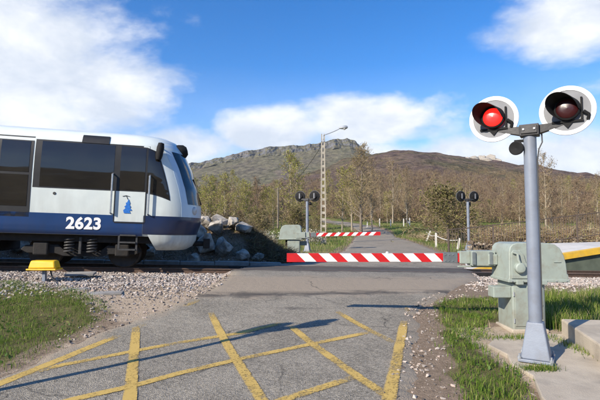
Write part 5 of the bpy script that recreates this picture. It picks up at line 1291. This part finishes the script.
# ------------------------------------------------------------------ white fence posts by the far road
def fence_post(px, y, h, lean, label, mtl='post_white', w=.09):
    x = (px - 300) / 450 * y; m = MB(); b = Vector((lean, 0, 1)).normalized()
    m.box((-w / 2, -w / 2, -.15), (w / 2, w / 2, h - .05)); m.add([(-w / 2, -w / 2, h - .05), (w / 2, -w / 2, h - .05), (w / 2, w / 2, h - .05), (-w / 2, w / 2, h - .05), (0, 0, h)], [(0, 1, 4), (1, 2, 4), (2, 3, 4), (3, 0, 4)])
    o = m.build('fence_post', mtl); o.location = (x, y, gz(x, y)); o.rotation_euler = (0, lean, 0); tag(o, label, 'fence post', 'fence posts by the far road'); return Vector((x, y, gz(x, y) + h * .8))
fp = []
for a in ((426, 33, .85, .38, 'white fence post leaning right beside the far road'), (435.5, 26.5, .85, .0, 'upright white fence post beside the far road'), (457, 24, .62, .18, 'short leaning white fence post near the platform railing')):
    fp.append(fence_post(*a))
for a, b, lab in ((fp[0], fp[1], 'sagging rope between the leaning and the upright white posts'), (fp[1], fp[2], 'sagging rope from the upright post to the short post')):
    m = MB(); pts = []
    for k in range(9):
        t = k / 8; p = a.lerp(b, t); p.z -= .12 * 4 * t * (1 - t); pts.append(p)
    m.tube(pts, .02, 5); tag(m.build('fence_rope', 'post_white', smooth=True), lab, 'rope', 'fence ropes')
for (px, y, h, lean, lab) in ((379.5, 62, 1.1, 0, 'leftmost pale post of the far meadow fence'), (390.5, 62, 1.0, 0, 'second pale post from the left in the far meadow fence'), (403.5, 61, 1.1, 0, 'pale post left of the braced post in the far meadow'), (409.5, 61, 1.2, 0, 'pale upright post with a brace in the far meadow'), (411, 60, 1.3, -.55, 'slanting brace against the far meadow post'), (367, 60, .9, .05, 'pale stub post near the foot of the tall bare tree')):
    fence_post(px, y, h, lean, lab, 'post_white', .13)

# ------------------------------------------------------------------ platform ramp with railing
def build_platform():
    def ptop(s): return float(np.interp(s, [9.6, 10.4, 15.2, 30], [-.02, .16, .74, .95]))
    root = empty('platform', (0, 0, 0)); tag(root, 'pale station platform ramp with yellow edge rising at right', 'platform')
    ss = [9.6, 10.4, 11.2, 12, 13, 14, 15.2, 18, 22, 30]
    def strip(name, n0, n1, zo0, zo1, mtl, s_list=ss, tilt=0.0):
        m = MB(); V = []
        for s in s_list:
            for (n, z) in ((n0, zo0), (n1, zo0), (n1, zo1), (n0, zo1)):
                x, y = from_sn(s, n); zz = (ptop(s) + z + (tilt if n == n1 and z > -5 else 0)) if z > -5 else (gz(x, y) - .3); V.append((x, y, zz))
        k = len(s_list); ff = []
        for i in range(k - 1):
            for j in range(4): ff.append((i * 4 + j, i * 4 + (j + 1) % 4, (i + 1) * 4 + (j + 1) % 4, (i + 1) * 4 + j))
        ff += [(0, 1, 2, 3), tuple((k - 1) * 4 + j for j in (3, 2, 1, 0))]; m.add(V, ff); return m.build(name, mtl, root)
    strip('platform_body', 1.62, 4.6, -9, -.02, 'platform_side', tilt=.03)
    strip('paving', 1.75, 4.55, -.02, .012, 'platform_top', tilt=.035)
    strip('yellow_edge', 1.50, 1.75, -.20, .016, 'platform_yellow')
    # railing
    rl = empty('railing', (0, 0, 0)); tag(rl, 'dark iron picket railing running along the back of the platform', 'railing')
    n = 4.42; s0, s1 = 10.4, 27.2
    def top(s): return 1.10 + float(np.interp(s, [10.4, 11.6, 18, 30], [.28, .38, 1.06, 1.12]))
    def pt(s, z): x, y = from_sn(s, n); return Vector((x, y, z))
    pick = MB().tube([(0, 0, 0), (0, 0, .98)], .011, 5).build('picket', 'railing_iron', rl)
    first = True; s = s0 + .06
    while s < s1:
        o = pick if first else pick.copy()
        if not first: col.objects.link(o)
        first = False; o.location = pt(s, top(s) - 1.0); s += .135
    for dz, r in ((0, .022), (-.98, .018)):
        m = MB(); pts = [pt(s0 + (s1 - s0) * k / 40, top(s0 + (s1 - s0) * k / 40) + dz) for k in range(41)]; m.tube(pts, r, 6); m.build('rail_bar', 'railing_iron', rl)
    s = s0
    while s <= s1:
        m = MB(); p = pt(s, top(s)); m.box((p.x - .03, p.y - .03, gz(p.x, p.y) - .2), (p.x + .03, p.y + .03, p.z + .04)); m.build('post', 'railing_iron', rl); s += 2.1
    # rough stone wall behind the railing
    k = 1300; s = RNG.uniform(12.5, 28, k); nn = 6.3 + RNG.normal(0, .18, k); x, y = from_sn(s, nn); zt = RNG.random(k) * (.5 + .2 * wob(x, y, .8, 1)); z = ground_z(x, y) + zt
    scatter_stones('stone_wall', np.stack([x, y, z], -1), RNG.uniform(.12, .28, k), 'rough dry stone wall behind the platform railing', -.05, sink=.1, material='wall_stones')
build_platform()

# ------------------------------------------------------------------ the valley behind the viewer (seen in the train's glass)
def build_behind():
    xs = np.linspace(-500, 500, 90); ys = np.linspace(-420, -60, 30); X, Y = np.meshgrid(xs, ys)
    t = np.clip((-60 - Y) / 300, 0, 1); Z = -1.5 + t ** 1.2 * (66 + 20 * wob(X, Y, .008, 1.0)) + 2.0 * wob(X, Y, .05, 2) * t
    i = np.arange(X.size).reshape(X.shape); F = np.stack([i[:-1, :-1], i[:-1, 1:], i[1:, 1:], i[1:, :-1]], -1).reshape(-1, 4)
    tag(np_mesh('hill', np.stack([X, Y, Z], -1).reshape(-1, 3), F, 'mountain_grass', smooth=True), kind='structure')
    n = 1800; y = -RNG.uniform(32, 75, n); x = RNG.uniform(-90, 70, n); z = ground_z(x, y); h = RNG.uniform(1.5, 8.5, n)
    twig_mass('wood', np.stack([x, y, z + h * .4], -1), h * .5, 40, 1.6, .07, 'twig_tan', 'leafless wood on the near side of the railway', 'wood', updraft=1.4)
build_behind()

# ------------------------------------------------------------------ clear spring air with a trace of haze towards the mountain
def build_haze():
    m = bpy.data.materials.new('thin_air'); m.use_nodes = True; nt = m.node_tree; nt.nodes.clear()
    out = nt.nodes.new('ShaderNodeOutputMaterial'); v = nt.nodes.new('ShaderNodeVolumePrincipled')
    v.inputs['Color'].default_value = (.86, .92, 1.0, 1); v.inputs['Density'].default_value = .00010; v.inputs['Anisotropy'].default_value = .2
    nt.links.new(v.outputs[0], out.inputs['Volume']); MATS['thin_air'] = m
    o = MB().box((-3300, -1000, -6), (3000, 2600, 330)).build('haze', 'thin_air'); tag(o, kind='stuff')
build_haze()
